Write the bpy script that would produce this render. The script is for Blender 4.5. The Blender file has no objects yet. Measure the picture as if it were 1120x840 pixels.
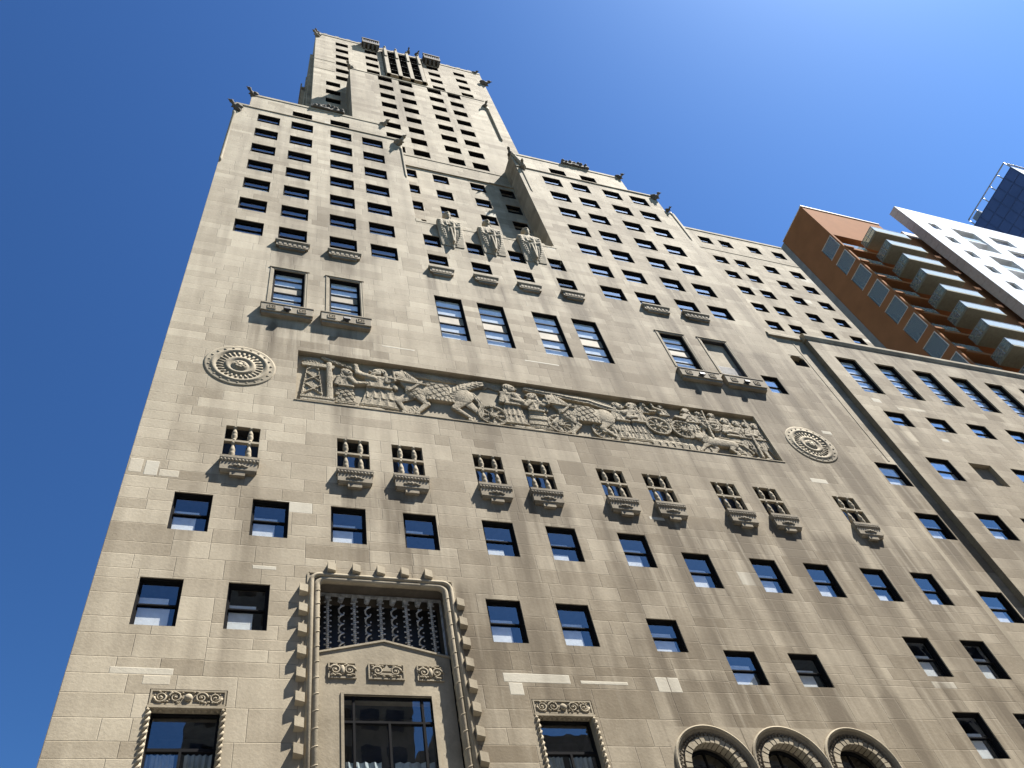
import bpy, bmesh, math, random
from mathutils import Vector, Matrix, noise as mnoise
C = bpy.context.scene
COL = C.collection
rad = math.radians

# ------------------------------------------------------------------ camera
cam = bpy.data.cameras.new('camera'); camo = bpy.data.objects.new('camera', cam); COL.objects.link(camo)
RR = Vector((0.9447716, -0.2802709, -0.1698671)); UU = Vector((-0.1366194, -0.8079425, 0.5732050)); FF = Vector((0.2978955, 0.5183407, 0.8016116))
camo.matrix_world = Matrix(((RR.x, UU.x, -FF.x, 0), (RR.y, UU.y, -FF.y, -24.0), (RR.z, UU.z, -FF.z, 1.7), (0, 0, 0, 1)))
cam.sensor_width = 36.0; cam.lens = 925.0/1120.0*36.0
cam.clip_start = 0.1; cam.clip_end = 6000
C.camera = camo
# ------------------------------------------------------------------ sky and sun
SUN_EL, SUN_ROT = rad(62.6), rad(119.7)
W = bpy.data.worlds.new('World'); C.world = W; W.use_nodes = True
nt = W.node_tree; bg = nt.nodes['Background']
sky = nt.nodes.new('ShaderNodeTexSky'); sky.sky_type = 'NISHITA'; sky.sun_disc = False
sky.sun_elevation = SUN_EL; sky.sun_rotation = SUN_ROT
sky.altitude = 200; sky.air_density = 1.25; sky.dust_density = 0.5; sky.ozone_density = 4.0
va = nt.nodes.new('ShaderNodeVectorMath'); va.operation = 'SCALE'; va.inputs[3].default_value = .25
gm = nt.nodes.new('ShaderNodeGamma'); gm.inputs[1].default_value = 1.9          # deeper, more saturated blue as the camera recorded it
vb = nt.nodes.new('ShaderNodeVectorMath'); vb.operation = 'MULTIPLY'; vb.inputs[1].default_value = (2.95, 3.2, 2.75)
nt.links.new(sky.outputs[0], va.inputs[0]); nt.links.new(va.outputs[0], gm.inputs[0]); nt.links.new(gm.outputs[0], vb.inputs[0]); nt.links.new(vb.outputs[0], bg.inputs[0])
bg.inputs[1].default_value = 0.05
sl = bpy.data.lights.new('sun', 'SUN'); sl.energy = 5.0; sl.angle = rad(0.53); sl.color = (1.0, 0.95, 0.87)
so = bpy.data.objects.new('sun', sl); COL.objects.link(so)
sdir = Vector((math.sin(SUN_ROT)*math.cos(SUN_EL), math.cos(SUN_ROT)*math.cos(SUN_EL), math.sin(SUN_EL)))
so.rotation_euler = sdir.to_track_quat('Z', 'Y').to_euler(); so.location = (60, -60, 160)
C.view_settings.view_transform = 'Standard'; C.view_settings.look = 'None'
C.view_settings.exposure = 2.06; C.view_settings.gamma = 1.0; C.view_settings.use_curve_mapping = False

# ------------------------------------------------------------------ materials
def new_mat(name):
    m = bpy.data.materials.new(name); m.use_nodes = True
    n = m.node_tree; b = n.nodes['Principled BSDF']
    return m, n, b
class NB:
    def __init__(s, n): s.n = n
    def add(s, t, **kw):
        o = s.n.nodes.new(t)
        for k, v in kw.items(): setattr(o, k, v)
        return o
    def link(s, a, b): s.n.links.new(a, b)
    def math(s, op, a, b=None, c=None):
        o = s.add('ShaderNodeMath', operation=op)
        for i, v in enumerate((a, b, c)):
            if v is None: continue
            if isinstance(v, (int, float)): o.inputs[i].default_value = v
            else: s.link(v, o.inputs[i])
        return o.outputs[0]
    def noise(s, vec, scale, detail=4, rough=0.55):
        o = s.add('ShaderNodeTexNoise'); o.inputs['Scale'].default_value = scale; o.inputs['Detail'].default_value = detail
        o.inputs['Roughness'].default_value = rough; s.link(vec, o.inputs['Vector']); return o.outputs[0]
    def vscale(s, vec, sc):
        o = s.add('ShaderNodeVectorMath', operation='MULTIPLY'); s.link(vec, o.inputs[0]); o.inputs[1].default_value = sc; return o.outputs[0]
    def ramp(s, v, lo, hi, a=0.0, b=1.0):
        o = s.add('ShaderNodeMapRange'); o.clamp = True
        s.link(v, o.inputs[0]); o.inputs[1].default_value = lo; o.inputs[2].default_value = hi
        o.inputs[3].default_value = a; o.inputs[4].default_value = b; return o.outputs[0]
    def mix(s, f, a, b, mode='MIX'):
        o = s.add('ShaderNodeMix', data_type='RGBA', blend_type=mode)
        if isinstance(f, (int, float)): o.inputs[0].default_value = f
        else: s.link(f, o.inputs[0])
        for i, v in ((6, a), (7, b)):
            if isinstance(v, tuple): o.inputs[i].default_value = (*v, 1)
            else: s.link(v, o.inputs[i])
        return o.outputs[2]

def limestone(name, light, dark, stain, joints=True, bump=0.35, streak_all=0.25):
    m, n, b = new_mat(name); k = NB(n)
    pos = k.add('ShaderNodeNewGeometry').outputs['Position']
    big = k.noise(k.vscale(pos, (1, 1, .45)), .11, 3); mid = k.noise(pos, .8, 5, .6); fine = k.noise(pos, 9, 5, .65)
    streak = k.noise(k.vscale(pos, (1.25, 1.25, .11)), 1.0, 6, .62)
    streak2 = k.noise(k.vscale(pos, (.7, .7, .05)), 1.0, 3, .55)
    if joints:
        tone = k.add('ShaderNodeAttribute', attribute_name='tone').outputs['Fac']
        st_at = k.add('ShaderNodeAttribute', attribute_name='stain').outputs['Fac']
    else:
        tone = k.ramp(mid, .3, .7, .3, .7); st_at = k.math('MULTIPLY', tone, .3)
    t = k.math('ADD', tone, k.math('MULTIPLY', k.math('SUBTRACT', mid, .5), .75))
    t = k.math('ADD', t, k.math('MULTIPLY', k.math('SUBTRACT', big, .5), .95))
    t = k.math('ADD', t, k.math('MULTIPLY', k.math('SUBTRACT', fine, .5), .55))
    t = k.ramp(t, 0, 1, 0, 1)
    col = k.mix(t, dark, light)
    white = k.ramp(tone, 1.2, 1.25)
    col = k.mix(white, col, (.40, .37, .30))
    s1 = k.math('MULTIPLY', k.ramp(streak, .36, .72), k.math('ADD', st_at, 0.0))
    s2 = k.math('MULTIPLY', k.ramp(streak2, .46, .70), k.math('ADD', k.math('MULTIPLY', st_at, .75), streak_all))
    s = k.math('MINIMUM', k.math('ADD', s1, s2), .85)
    col = k.mix(s, col, stain)
    # pale run-off streaks
    pale = k.math('MULTIPLY', k.ramp(k.noise(k.vscale(pos, (2.6, 2.6, .14)), 1.0, 4), .58, .76), k.math('MULTIPLY', st_at, .42))
    col = k.mix(pale, col, (.41, .365, .28))
    h = k.math('ADD', k.math('MULTIPLY', fine, .5), k.math('MULTIPLY', mid, .5))
    if joints:
        st = k.add('ShaderNodeSeparateXYZ'); k.link(k.add('ShaderNodeAttribute', attribute_name='st').outputs['Vector'], st.inputs[0])
        sz = k.add('ShaderNodeSeparateXYZ'); k.link(k.add('ShaderNodeAttribute', attribute_name='sz').outputs['Vector'], sz.inputs[0])
        du = k.math('MINIMUM', st.outputs[0], k.math('SUBTRACT', sz.outputs[0], st.outputs[0]))
        dv = k.math('MINIMUM', st.outputs[1], k.math('SUBTRACT', sz.outputs[1], st.outputs[1]))
        d = k.math('MINIMUM', du, dv)
        d = k.math('ADD', d, k.math('MULTIPLY', k.math('SUBTRACT', fine, .5), .012))
        j = k.ramp(d, .006, .016, 1, 0)
        jm = k.math('MULTIPLY', j, k.ramp(k.noise(pos, .35, 3), .35, .62, .10, .55))
        col = k.mix(jm, col, (.08, .068, .05))
        h = k.math('SUBTRACT', h, k.math('MULTIPLY', j, 1.2))
    k.link(col, b.inputs['Base Color']); b.inputs['Roughness'].default_value = .92; b.inputs['Specular IOR Level'].default_value = .2
    bp = k.add('ShaderNodeBump'); bp.inputs['Strength'].default_value = bump; bp.inputs['Distance'].default_value = .03
    k.link(h, bp.inputs['Height']); k.link(bp.outputs[0], b.inputs['Normal'])
    return m
M = {}
M['stone'] = limestone('limestone ashlar', (0.372, 0.325, 0.243), (0.162, 0.131, 0.088), (0.088, 0.068, 0.044), streak_all=.26, bump=.5)
M['carved'] = limestone('carved limestone', (0.357, 0.309, 0.226), (0.178, 0.149, 0.104), (0.083, 0.068, 0.046), joints=False, bump=.5)
M['weathered'] = limestone('weathered limestone', (0.249, 0.216, 0.166), (0.108, 0.09, 0.066), (0.05, 0.042, 0.032), joints=False, bump=.4)  # also darkens the arch bands to paint their carving shade
M['ledgestone'] = limestone('sooty ledge limestone', (0.299, 0.257, 0.191), (0.124, 0.104, 0.075), (0.058, 0.048, 0.035), joints=False, bump=.5)
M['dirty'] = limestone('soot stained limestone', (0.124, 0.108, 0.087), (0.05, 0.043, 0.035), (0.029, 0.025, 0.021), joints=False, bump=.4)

def simple(name, col, rough=.6, metal=0.0, spec=.5, var=.12, scale=3.0):
    m, n, b = new_mat(name); k = NB(n)
    pos = k.add('ShaderNodeNewGeometry').outputs['Position']
    f = k.ramp(k.noise(pos, scale, 5), .3, .7)
    lo = tuple(c*(1-var) for c in col); hi = tuple(min(1, c*(1+var)) for c in col)
    k.link(k.mix(f, lo, hi), b.inputs['Base Color'])
    b.inputs['Roughness'].default_value = rough; b.inputs['Metallic'].default_value = metal; b.inputs['Specular IOR Level'].default_value = spec
    return m
M['frame'] = simple('dark window paint', (.011, .011, .012), .8, spec=.03)
M['room'] = simple('unlit room', (.05, .05, .052), .9, spec=.1, var=.3)
M['blind'] = simple('white roller blind', (.78, .79, .78), .85, spec=.1)
M['curtain'] = simple('pale curtain', (.46, .52, .53), .9, spec=.1, var=.25, scale=1.2)
M['panel'] = simple('tan spandrel panel', (0.199, 0.17, 0.124), .8, var=.3, scale=1.5)
M['bronze'] = simple('weathered bronze', (.33, .34, .35), .6, .1, var=.45, scale=6)
M['iron_and_shade'] = simple('black iron', (.02, .02, .022), .5)  # real ironwork, and black linings that paint the shade in recesses
M['louver'] = simple('grey louvre metal', (0.299, 0.299, 0.299), .5)
M['lampglass'] = simple('floodlight glass', (.06, .065, .07), .25)
M['roofing'] = simple('roof gravel', (.2, .19, .18), .9)
M['asphalt'] = simple('asphalt', (.05, .05, .052), .85, var=.25)
M['concrete'] = simple('pavement concrete', (.18, .175, .165), .85); M['cityground'] = simple('dark city ground', (.045, .045, .045), .9, var=.3, scale=.05)
M['kerb'] = simple('kerb granite', (.3, .3, .29), .8)
M['paint'] = simple('road paint', (.75, .74, .7), .7)
M['ochre'] = simple('orange brown render', (0.222, 0.096, 0.043), .95, spec=.05, var=.09, scale=.5)
M['ochre_trim'] = simple('pale coping metal', (0.581, 0.515, 0.457), .5)
M['greyside'] = simple('grey concrete wall', (0.183, 0.178, 0.17), .95, spec=.1, var=.18, scale=.6)
M['olive'] = simple('olive grey soffit', (0.166, 0.158, 0.124), .95, spec=.1)
M['whiteclad'] = simple('white metal cladding', (0.598, 0.614, 0.631), .45, var=.05)
M['beigepanel'] = simple('beige soffit panels', (0.349, 0.299, 0.266), .6)
M['mullion'] = simple('grey aluminium', (.28, .29, .30), .4, .5)
M['bluepanel'] = simple('blue glass panel', (.055, .085, .19), .3, 0, .4, var=.12, scale=.2)
M['bluespandrel'] = simple('blue curtain wall panel', (.05, .075, .165), .35, 0, .4, var=.15, scale=.3)

def glass(name, tint, ior=1.75, alpha=.7, rough=.0, wav=.0, frost=0, coat=0.):
    m = bpy.data.materials.new(name); m.use_nodes = True; n = m.node_tree; n.nodes.clear(); k = NB(n)
    out = k.add('ShaderNodeOutputMaterial'); g = k.add('ShaderNodeBsdfGlossy'); g.inputs['Roughness'].default_value = rough
    g.inputs['Color'].default_value = (.95, .97, 1, 1)
    tr = k.add('ShaderNodeBsdfTransparent'); tr.inputs['Color'].default_value = (*tint, 1)
    ge = k.add('ShaderNodeNewGeometry'); dt = k.add('ShaderNodeVectorMath', operation='DOT_PRODUCT'); k.link(ge.outputs['Normal'], dt.inputs[0]); k.link(ge.outputs['Incoming'], dt.inputs[1])
    f0 = ((ior-1)/(ior+1))**2          # Schlick reflectance, the same from both sides of the pane
    fres = k.math('ADD', k.math('MULTIPLY', k.math('POWER', k.math('SUBTRACT', 1.0, k.math('ABSOLUTE', dt.outputs['Value'])), 4.0), 1-f0), f0)
    if wav:
        pos = k.add('ShaderNodeNewGeometry').outputs['Position']
        bp = k.add('ShaderNodeBump'); bp.inputs['Strength'].default_value = wav; bp.inputs['Distance'].default_value = .02
        k.link(k.noise(pos, .9, 2), bp.inputs['Height']); k.link(bp.outputs[0], g.inputs['Normal'])
    mx = k.add('ShaderNodeMixShader'); k.link(k.math('MINIMUM', k.math('ADD', fres, coat), .95), mx.inputs[0]); k.link(tr.outputs[0], mx.inputs[1]); k.link(g.outputs[0], mx.inputs[2])
    res = mx.outputs[0]
    if frost:
        df = k.add('ShaderNodeBsdfDiffuse'); df.inputs['Color'].default_value = (.72, .78, .78, 1)
        m2 = k.add('ShaderNodeMixShader'); m2.inputs[0].default_value = frost; k.link(res, m2.inputs[1]); k.link(df.outputs[0], m2.inputs[2]); res = m2.outputs[0]
    k.link(res, out.inputs[0]); return m
M['glass'] = glass('window glass', (.92, .94, .94), 1.95, wav=.12, coat=.05)
M['glass2'] = glass('coated window glass', (.92, .94, .94), 2.1, wav=.12, coat=.26)
M['railglass'] = glass('balcony glass', (.62, .74, .76), 1.6, frost=.42)
M['loggiaglass'] = glass('loggia glass', (.60, .70, .66), 1.45, frost=.13)
M['blueglass'] = glass('dark blue glass', (.06, .10, .2), 1.6)

# ------------------------------------------------------------------ mesh helpers
WP = {}
class MB:
    def __init__(s): s.v = []; s.f = []; s.m = []; s.mi = 0; s.smooth = False; s.sm = []
    def face(s, pts):
        i = len(s.v); s.v += [tuple(p) for p in pts]; s.f.append(tuple(range(i, i+len(pts)))); s.m.append(s.mi); s.sm.append(s.smooth)
    def raw(s, vs, fs, smooth=False):
        i = len(s.v); s.v += [tuple(p) for p in vs]
        for f in fs: s.f.append(tuple(i+a for a in f)); s.m.append(s.mi); s.sm.append(smooth)
    def box(s, x0, x1, y0, y1, z0, z1, bev=0):
        if bev > 0:
            bm = bmesh.new(); bmesh.ops.create_cube(bm, size=1)
            for v in bm.verts: v.co = Vector(((x0+x1)/2+v.co.x*(x1-x0), (y0+y1)/2+v.co.y*(y1-y0), (z0+z1)/2+v.co.z*(z1-z0)))
            bmesh.ops.bevel(bm, geom=bm.edges[:], offset=bev, segments=1, affect='EDGES', profile=.5)
            s.bm(bm); return
        vs = [(x, y, z) for z in (z0, z1) for y in (y0, y1) for x in (x0, x1)]
        s.raw(vs, [(0, 2, 3, 1), (4, 5, 7, 6), (0, 1, 5, 4), (2, 6, 7, 3), (0, 4, 6, 2), (1, 3, 7, 5)])
    def bm(s, bm, smooth=False):
        bm.verts.index_update(); s.raw([v.co for v in bm.verts], [[v.index for v in f.verts] for f in bm.faces], smooth); bm.free()
    def prism(s, pts, y0, y1):      # polygon in x,z extruded along y
        n = len(pts); vs = [(x, y0, z) for x, z in pts]+[(x, y1, z) for x, z in pts]
        fs = [tuple(range(n)), tuple(reversed(range(n, 2*n)))]+[(i, i+n, (i+1) % n+n, (i+1) % n) for i in range(n)]
        s.raw(vs, fs)
    def prism_x(s, pts, x0, x1):    # polygon in y,z extruded along x
        n = len(pts); vs = [(x0, y, z) for y, z in pts]+[(x1, y, z) for y, z in pts]
        fs = [tuple(range(n)), tuple(reversed(range(n, 2*n)))]+[(i, i+n, (i+1) % n+n, (i+1) % n) for i in range(n)]
        s.raw(vs, fs)
    def tube(s, pts, r, n=8, caps=True):
        pts = [Vector(p) for p in pts]; rs = r if isinstance(r, (list, tuple)) else [r]*len(pts)
        vs = []; 
        t0 = (pts[1]-pts[0]).normalized(); a = t0.orthogonal().normalized()
        for i, p in enumerate(pts):
            t = (pts[min(i+1, len(pts)-1)]-pts[max(i-1, 0)]).normalized()
            a = (a-t*a.dot(t)).normalized(); b = t.cross(a)
            for k in range(n):
                an = 2*math.pi*k/n; vs.append(p+(a*math.cos(an)+b*math.sin(an))*rs[i])
        fs = []
        for i in range(len(pts)-1):
            for k in range(n):
                fs.append((i*n+k, i*n+(k+1) % n, (i+1)*n+(k+1) % n, (i+1)*n+k))
        if caps: fs += [tuple(reversed(range(n))), tuple(range((len(pts)-1)*n, len(pts)*n))]
        s.raw(vs, fs, True)
    def lathe(s, prof, c, axis='z', n=16, flat=(1, 1)):  # prof: (r, h) list around axis through c
        vs = []; c = Vector(c)
        for r, h in prof:
            for k in range(n):
                an = 2*math.pi*k/n; x, y = r*math.cos(an)*flat[0], r*math.sin(an)*flat[1]
                vs.append(c+(Vector((x, y, h)) if axis == 'z' else Vector((x, -h, y))))
        fs = []
        for i in range(len(prof)-1):
            for k in range(n): fs.append((i*n+k, i*n+(k+1) % n, (i+1)*n+(k+1) % n, (i+1)*n+k))
        fs += [tuple(reversed(range(n))), tuple(range((len(prof)-1)*n, len(prof)*n))]
        s.raw(vs, fs, True)
    def ell(s, c, r, n=12, seg=None):
        bm = bmesh.new(); bmesh.ops.create_uvsphere(bm, u_segments=n, v_segments=max(6, n*2//3), radius=1)
        for v in bm.verts: v.co = Vector((c[0]+v.co.x*r[0], c[1]+v.co.y*r[1], c[2]+v.co.z*r[2]))
        s.bm(bm, True)
    def cap(s, p0, p1, r0, r1, n=10):
        s.tube([p0, p1], [r0, r1], n); s.ell(p0, (r0,)*3, n); s.ell(p1, (r1,)*3, n)
    def mesh(s, name, mats, pivot):
        me = bpy.data.meshes.new(name); px, py, pz = pivot
        me.from_pydata([(x-px, y-py, z-pz) for x, y, z in s.v], [], s.f)
        for m in mats: me.materials.append(M[m])
        me.polygons.foreach_set('material_index', s.m); me.polygons.foreach_set('use_smooth', s.sm)
        me.update(); return me
    def pivot(s):
        xs, ys, zs = zip(*s.v); return ((min(xs)+max(xs))/2, (min(ys)+max(ys))/2, min(zs))
    def build(s, name, mat, parent=None, label=None, pivot=None, group=None):
        mats = [mat] if isinstance(mat, str) else mat
        pv = pivot or s.pivot(); o = bpy.data.objects.new(name, s.mesh(name, mats, pv)); return place(o, pv, parent, label, group)
def place(o, pv, parent=None, label=None, group=None):
    COL.objects.link(o); WP[o.name] = Vector(pv)
    if parent:
        o.parent = parent; o.location = Vector(pv)-WP[parent.name]
    else: o.location = pv
    if label: o['label'] = label
    if group: o['group'] = group
    return o
def thing(name, label, cat, loc):
    o = bpy.data.objects.new(name, None); COL.objects.link(o); o.location = loc; WP[o.name] = Vector(loc)
    o.empty_display_size = 2; o['label'] = label; o['category'] = cat; return o
def struct(mb, name, mat):
    o = mb.build(name, mat); o['kind'] = 'structure'; return o
def inst(name, me, pv, parent, label=None):
    return place(bpy.data.objects.new(name, me), pv, parent, label)

# ---- ashlar wall builder: every face carries its stone's local coordinates, size, tone and dirt
class Wall:
    def __init__(s): s.v = []; s.f = []; s.st = []; s.sz = []; s.tone = []; s.stain = []
    def quad(s, pts, st, sz, tone, stain):
        i = len(s.v); s.v += pts; s.f.append(tuple(range(i, i+len(pts)))); s.st += st; s.sz.append(sz); s.tone.append(tone); s.stain += stain
    def plain(s, pts, tone=.5, stain=.15):
        s.quad([tuple(p) for p in pts], [(.5, .5)]*len(pts), (1, 1), tone, [stain]*len(pts))
    def panel(s, base, U, N, u0, u1, z0, z1, holes=(), bands=(), seed=1, bias=0., spots=(), sources=(), spread=.185, regions=(), step=.8):
        rng = random.Random(seed); U = Vector(U); N = Vector(N); B = Vector(base); Z = Vector((0, 0, 1)); flip = U.cross(Z).dot(N) > 0
        def P(u, z, d=0): return tuple(B+U*u+Z*z+N*d)
        def stn(u, z):
            a = .14
            for (a0, a1, zb, ln, k) in sources:
                if a0-.45 < u < a1+.45 and z < zb+.05: a += k*math.exp(-(zb-z)/ln)*min(1, max(0, (min(u-a0, a1-u)+.45)/.55))
            return min(a, 1.3)
        zs = [z0]+sorted(b for b in bands if z0+.3 < b < z1-.3)+[z1]
        st_list = []
        for a, b in zip(zs[:-1], zs[1:]):
            z = a
            while z < b-.01:
                hgt = rng.uniform(1.25, 1.95)
                if b-z-hgt < .9: hgt = b-z
                if hgt > 2.4: hgt = hgt/2
                u = u0
                while u < u1-.01:
                    cw = rng.uniform(2.2, 5.0)
                    if u1-u-cw < 1.2: cw = u1-u
                    k = 1 if hgt < .8 else (2 if (hgt < 1.5 or rng.random() < .6) else 3)
                    cuts = [0]+sorted(min(.85, max(.15, (i+rng.uniform(-.22, .22))/k)) for i in range(1, k))+[1]
                    for c0, c1 in zip(cuts[:-1], cuts[1:]):
                        x = u
                        while x < u+cw-.01:
                            w = rng.uniform(.8, 2.5)
                            if u+cw-x-w < .6: w = u+cw-x
                            st_list.append((x, x+w, z+hgt*c0, z+hgt*c1)); x += w
                    u += cw
                z += hgt
        for (a0, a1, b0, b1) in st_list:
            lf = mnoise.noise(Vector((a0*.16+seed, b0*.12, seed*3.1)))
            tone = .55+bias+rng.gauss(0, spread)*.8+lf*.36
            for (r0, r1, q0, q1, dlt) in regions:
                if r0 < (a0+a1)/2 < r1 and q0 < (b0+b1)/2 < q1: tone += dlt
            q = rng.random()
            if q < .012: tone -= .3
            tone = max(0, min(1, tone))
            if q > .9965 and (a1-a0) < 1.9: tone = 1.3
            pcs = [(a0, a1, b0, b1)]
            for h in list(holes)+[sp[:4] for sp in spots]:
                nx = []
                for (p0, p1, q0, q1) in pcs:
                    if h[0] >= p1-1e-4 or h[1] <= p0+1e-4 or h[2] >= q1-1e-4 or h[3] <= q0+1e-4: nx.append((p0, p1, q0, q1)); continue
                    if h[0] > p0: nx.append((p0, h[0], q0, q1))
                    if h[1] < p1: nx.append((h[1], p1, q0, q1))
                    m0, m1 = max(p0, h[0]), min(p1, h[1])
                    if h[2] > q0: nx.append((m0, m1, q0, h[2]))
                    if h[3] < q1: nx.append((m0, m1, h[3], q1))
                pcs = nx
            for (p0, p1, q0, q1) in pcs:
                nu = max(1, int((p1-p0)/step+.5)); nz = max(1, int((q1-q0)/step+.5))
                for i in range(nu):
                    for j in range(nz):
                        e0, e1 = p0+(p1-p0)*i/nu, p0+(p1-p0)*(i+1)/nu; g0, g1 = q0+(q1-q0)*j/nz, q0+(q1-q0)*(j+1)/nz
                        c = [(e0, g0), (e1, g0), (e1, g1), (e0, g1)]
                        if flip: c.reverse()
                        s.quad([P(*q) for q in c], [(x-a0, y-b0) for x, y in c], (a1-a0, b1-b0), tone, [stn(*q) for q in c])
        for sp in spots:
            c = [(sp[0], sp[2]), (sp[1], sp[2]), (sp[1], sp[3]), (sp[0], sp[3])]
            s.quad([P(*q) for q in c], [(x-sp[0], y-sp[2]) for x, y in c], (sp[1]-sp[0], sp[3]-sp[2]), sp[4], [0.1]*4)
        for h in holes:
            d = h[4] if len(h) > 4 else .45
            if d <= 0: continue
            a, b, c, e = h[:4]
            if not (u0 < (a+b)/2 < u1 and z0 < (c+e)/2 < z1): continue
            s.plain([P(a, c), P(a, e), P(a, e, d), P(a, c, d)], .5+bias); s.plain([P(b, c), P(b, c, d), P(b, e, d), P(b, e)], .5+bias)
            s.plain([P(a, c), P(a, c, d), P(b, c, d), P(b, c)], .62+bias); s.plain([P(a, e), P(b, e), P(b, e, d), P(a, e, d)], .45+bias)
    def build(s, name, parent, pivot, label=None, mat='stone'):
        me = bpy.data.meshes.new(name); px, py, pz = pivot
        me.from_pydata([(x-px, y-py, z-pz) for x, y, z in s.v], [], s.f); me.materials.append(M[mat])
        a = me.attributes.new('st', 'FLOAT_VECTOR', 'CORNER'); a.data.foreach_set('vector', [c for u, v in s.st for c in (u, v, 0.)])
        a = me.attributes.new('sz', 'FLOAT_VECTOR', 'FACE'); a.data.foreach_set('vector', [c for u, v in s.sz for c in (u, v, 0.)])
        a = me.attributes.new('tone', 'FLOAT', 'FACE'); a.data.foreach_set('value', s.tone)
        a = me.attributes.new('stain', 'FLOAT', 'CORNER'); a.data.foreach_set('value', s.stain)
        me.update(); return place(bpy.data.objects.new(name, me), pivot, parent, label)
FX = ((1, 0, 0), (0, 1, 0))           # panels facing the street
SXL = ((0, 1, 0), (1, 0, 0))          # panels facing -X
SXR = ((0, 1, 0), (-1, 0, 0))         # panels facing +X
def remesh(mb, voxel, yscale=None, y0=0, disp=0):
    me = bpy.data.meshes.new('tmp'); me.from_pydata(mb.v, [], mb.f); o = bpy.data.objects.new('tmp', me); COL.objects.link(o)
    md = o.modifiers.new('r', 'REMESH'); md.mode = 'VOXEL'; md.voxel_size = voxel
    dg = bpy.context.evaluated_depsgraph_get(); dg.update()
    e = o.evaluated_get(dg); m2 = bpy.data.meshes.new_from_object(e)
    out = MB(); vs = [v.co.copy() for v in m2.vertices]
    if disp:
        m2.calc_loop_triangles()
        for v, w in zip(vs, m2.vertices): v += w.normal*disp*mnoise.noise(v*2.3)
    # light smoothing
    nb = [[] for _ in vs]
    for ed in m2.edges: a, b = ed.vertices; nb[a].append(b); nb[b].append(a)
    for _ in range(2):
        vs = [(v*.5+sum((vs[j] for j in nb[i]), Vector())*(.5/len(nb[i]))) if nb[i] else v for i, v in enumerate(vs)]
    if yscale: vs = [Vector((v.x, y0+(v.y-y0)*yscale, v.z)) for v in vs]
    out.raw(vs, [tuple(p.vertices) for p in m2.polygons], True)
    bpy.data.objects.remove(o); bpy.data.meshes.remove(me); bpy.data.meshes.remove(m2)
    return out

# ------------------------------------------------------------------ windows (origin: lower left corner of the opening, wall face at y = 0)
FY = .17                              # frame front, set back in the reveal
def sash_mb(w, h, kind):
    f = MB()
    fr = .075
    f.box(0, fr, FY, FY+.16, 0, h); f.box(w-fr, w, FY, FY+.16, 0, h); f.box(fr, w-fr, FY, FY+.16, h-fr, h); f.box(fr, w-fr, FY-.03, FY+.16, 0, fr)
    if kind in ('sash', 'tall', 'deep', 'talldeep'):
        e = -.20 if 'deep' in kind else .05; f.box(.003, .03, e, FY, .003, h-.003); f.box(w-.03, w-.003, e, FY, .003, h-.003); f.box(.03, w-.03, e, FY, h-.03, h-.003); f.box(.03, w-.03, e+.03, FY-.03, .003, .02)
    a0, a1 = fr, w-fr; st = .05
    if kind in ('sash', 'deep'):
        mid = h*.5
        for (b0, b1, y) in ((mid-.03, h-fr, FY+.02), (fr, mid+.03, FY+.075)):
            f.box(a0, a0+st, y, y+.045, b0, b1); f.box(a1-st, a1, y, y+.045, b0, b1); f.box(a0+st, a1-st, y, y+.045, b0, b0+st); f.box(a0+st, a1-st, y, y+.045, b1-st, b1)
    elif kind in ('tall', 'talldeep'):
        for i in range(1, 5): f.box(a0, a1, FY+.02, FY+.09, fr+(h-2*fr)*i/5-.045, fr+(h-2*fr)*i/5+.045)
        f.box(a0, a0+st, FY+.02, FY+.09, fr, h-fr); f.box(a1-st, a1, FY+.02, FY+.09, fr, h-fr)
    elif kind == 'door':
        t = h*.82
        f.box(a0, a1, FY-.02, FY+.08, t-.05, t+.05)
        f.box(w/2-.04, w/2+.04, FY-.02, FY+.08, fr, t-.05)
    elif kind == 'portal':
        f.box(a0, a1, FY-.02, FY+.08, h-1.02, h-.94)
        for x in (.43, w/2, w-.43): f.box(x-.04, x+.04, FY-.02, FY+.08, fr, h-1.02)
        for x in (.43, w-.43): f.box(x-.04, x+.04, FY-.02, FY+.08, h-.94, h-fr)
    f.mi = 1      # the unlit room behind
    y0, y1 = FY+.162, FY+1.3
    f.face([(0, y1, 0), (w, y1, 0), (w, y1, h), (0, y1, h)]); f.face([(0, y0, h), (w, y0, h), (w, y1, h), (0, y1, h)]); f.face([(0, y0, 0), (w, y0, 0), (w, y1, 0), (0, y1, 0)])
    f.face([(0, y0, 0), (0, y1, 0), (0, y1, h), (0, y0, h)]); f.face([(w, y0, 0), (w, y1, 0), (w, y1, h), (w, y0, h)])
    return f
def pane_mb(w, h, kind):
    g = MB(); fr = .075
    if kind in ('sash', 'deep'):
        mid = h*.5
        g.face([(fr, FY+.04, mid), (w-fr, FY+.04, mid), (w-fr, FY+.04, h-fr), (fr, FY+.04, h-fr)])
        g.face([(fr, FY+.097, fr), (w-fr, FY+.097, fr), (w-fr, FY+.097, mid), (fr, FY+.097, mid)])
    else:
        g.face([(fr, FY+.06, fr), (w-fr, FY+.06, fr), (w-fr, FY+.06, h-fr), (fr, FY+.06, h-fr)])
    return g
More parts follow.
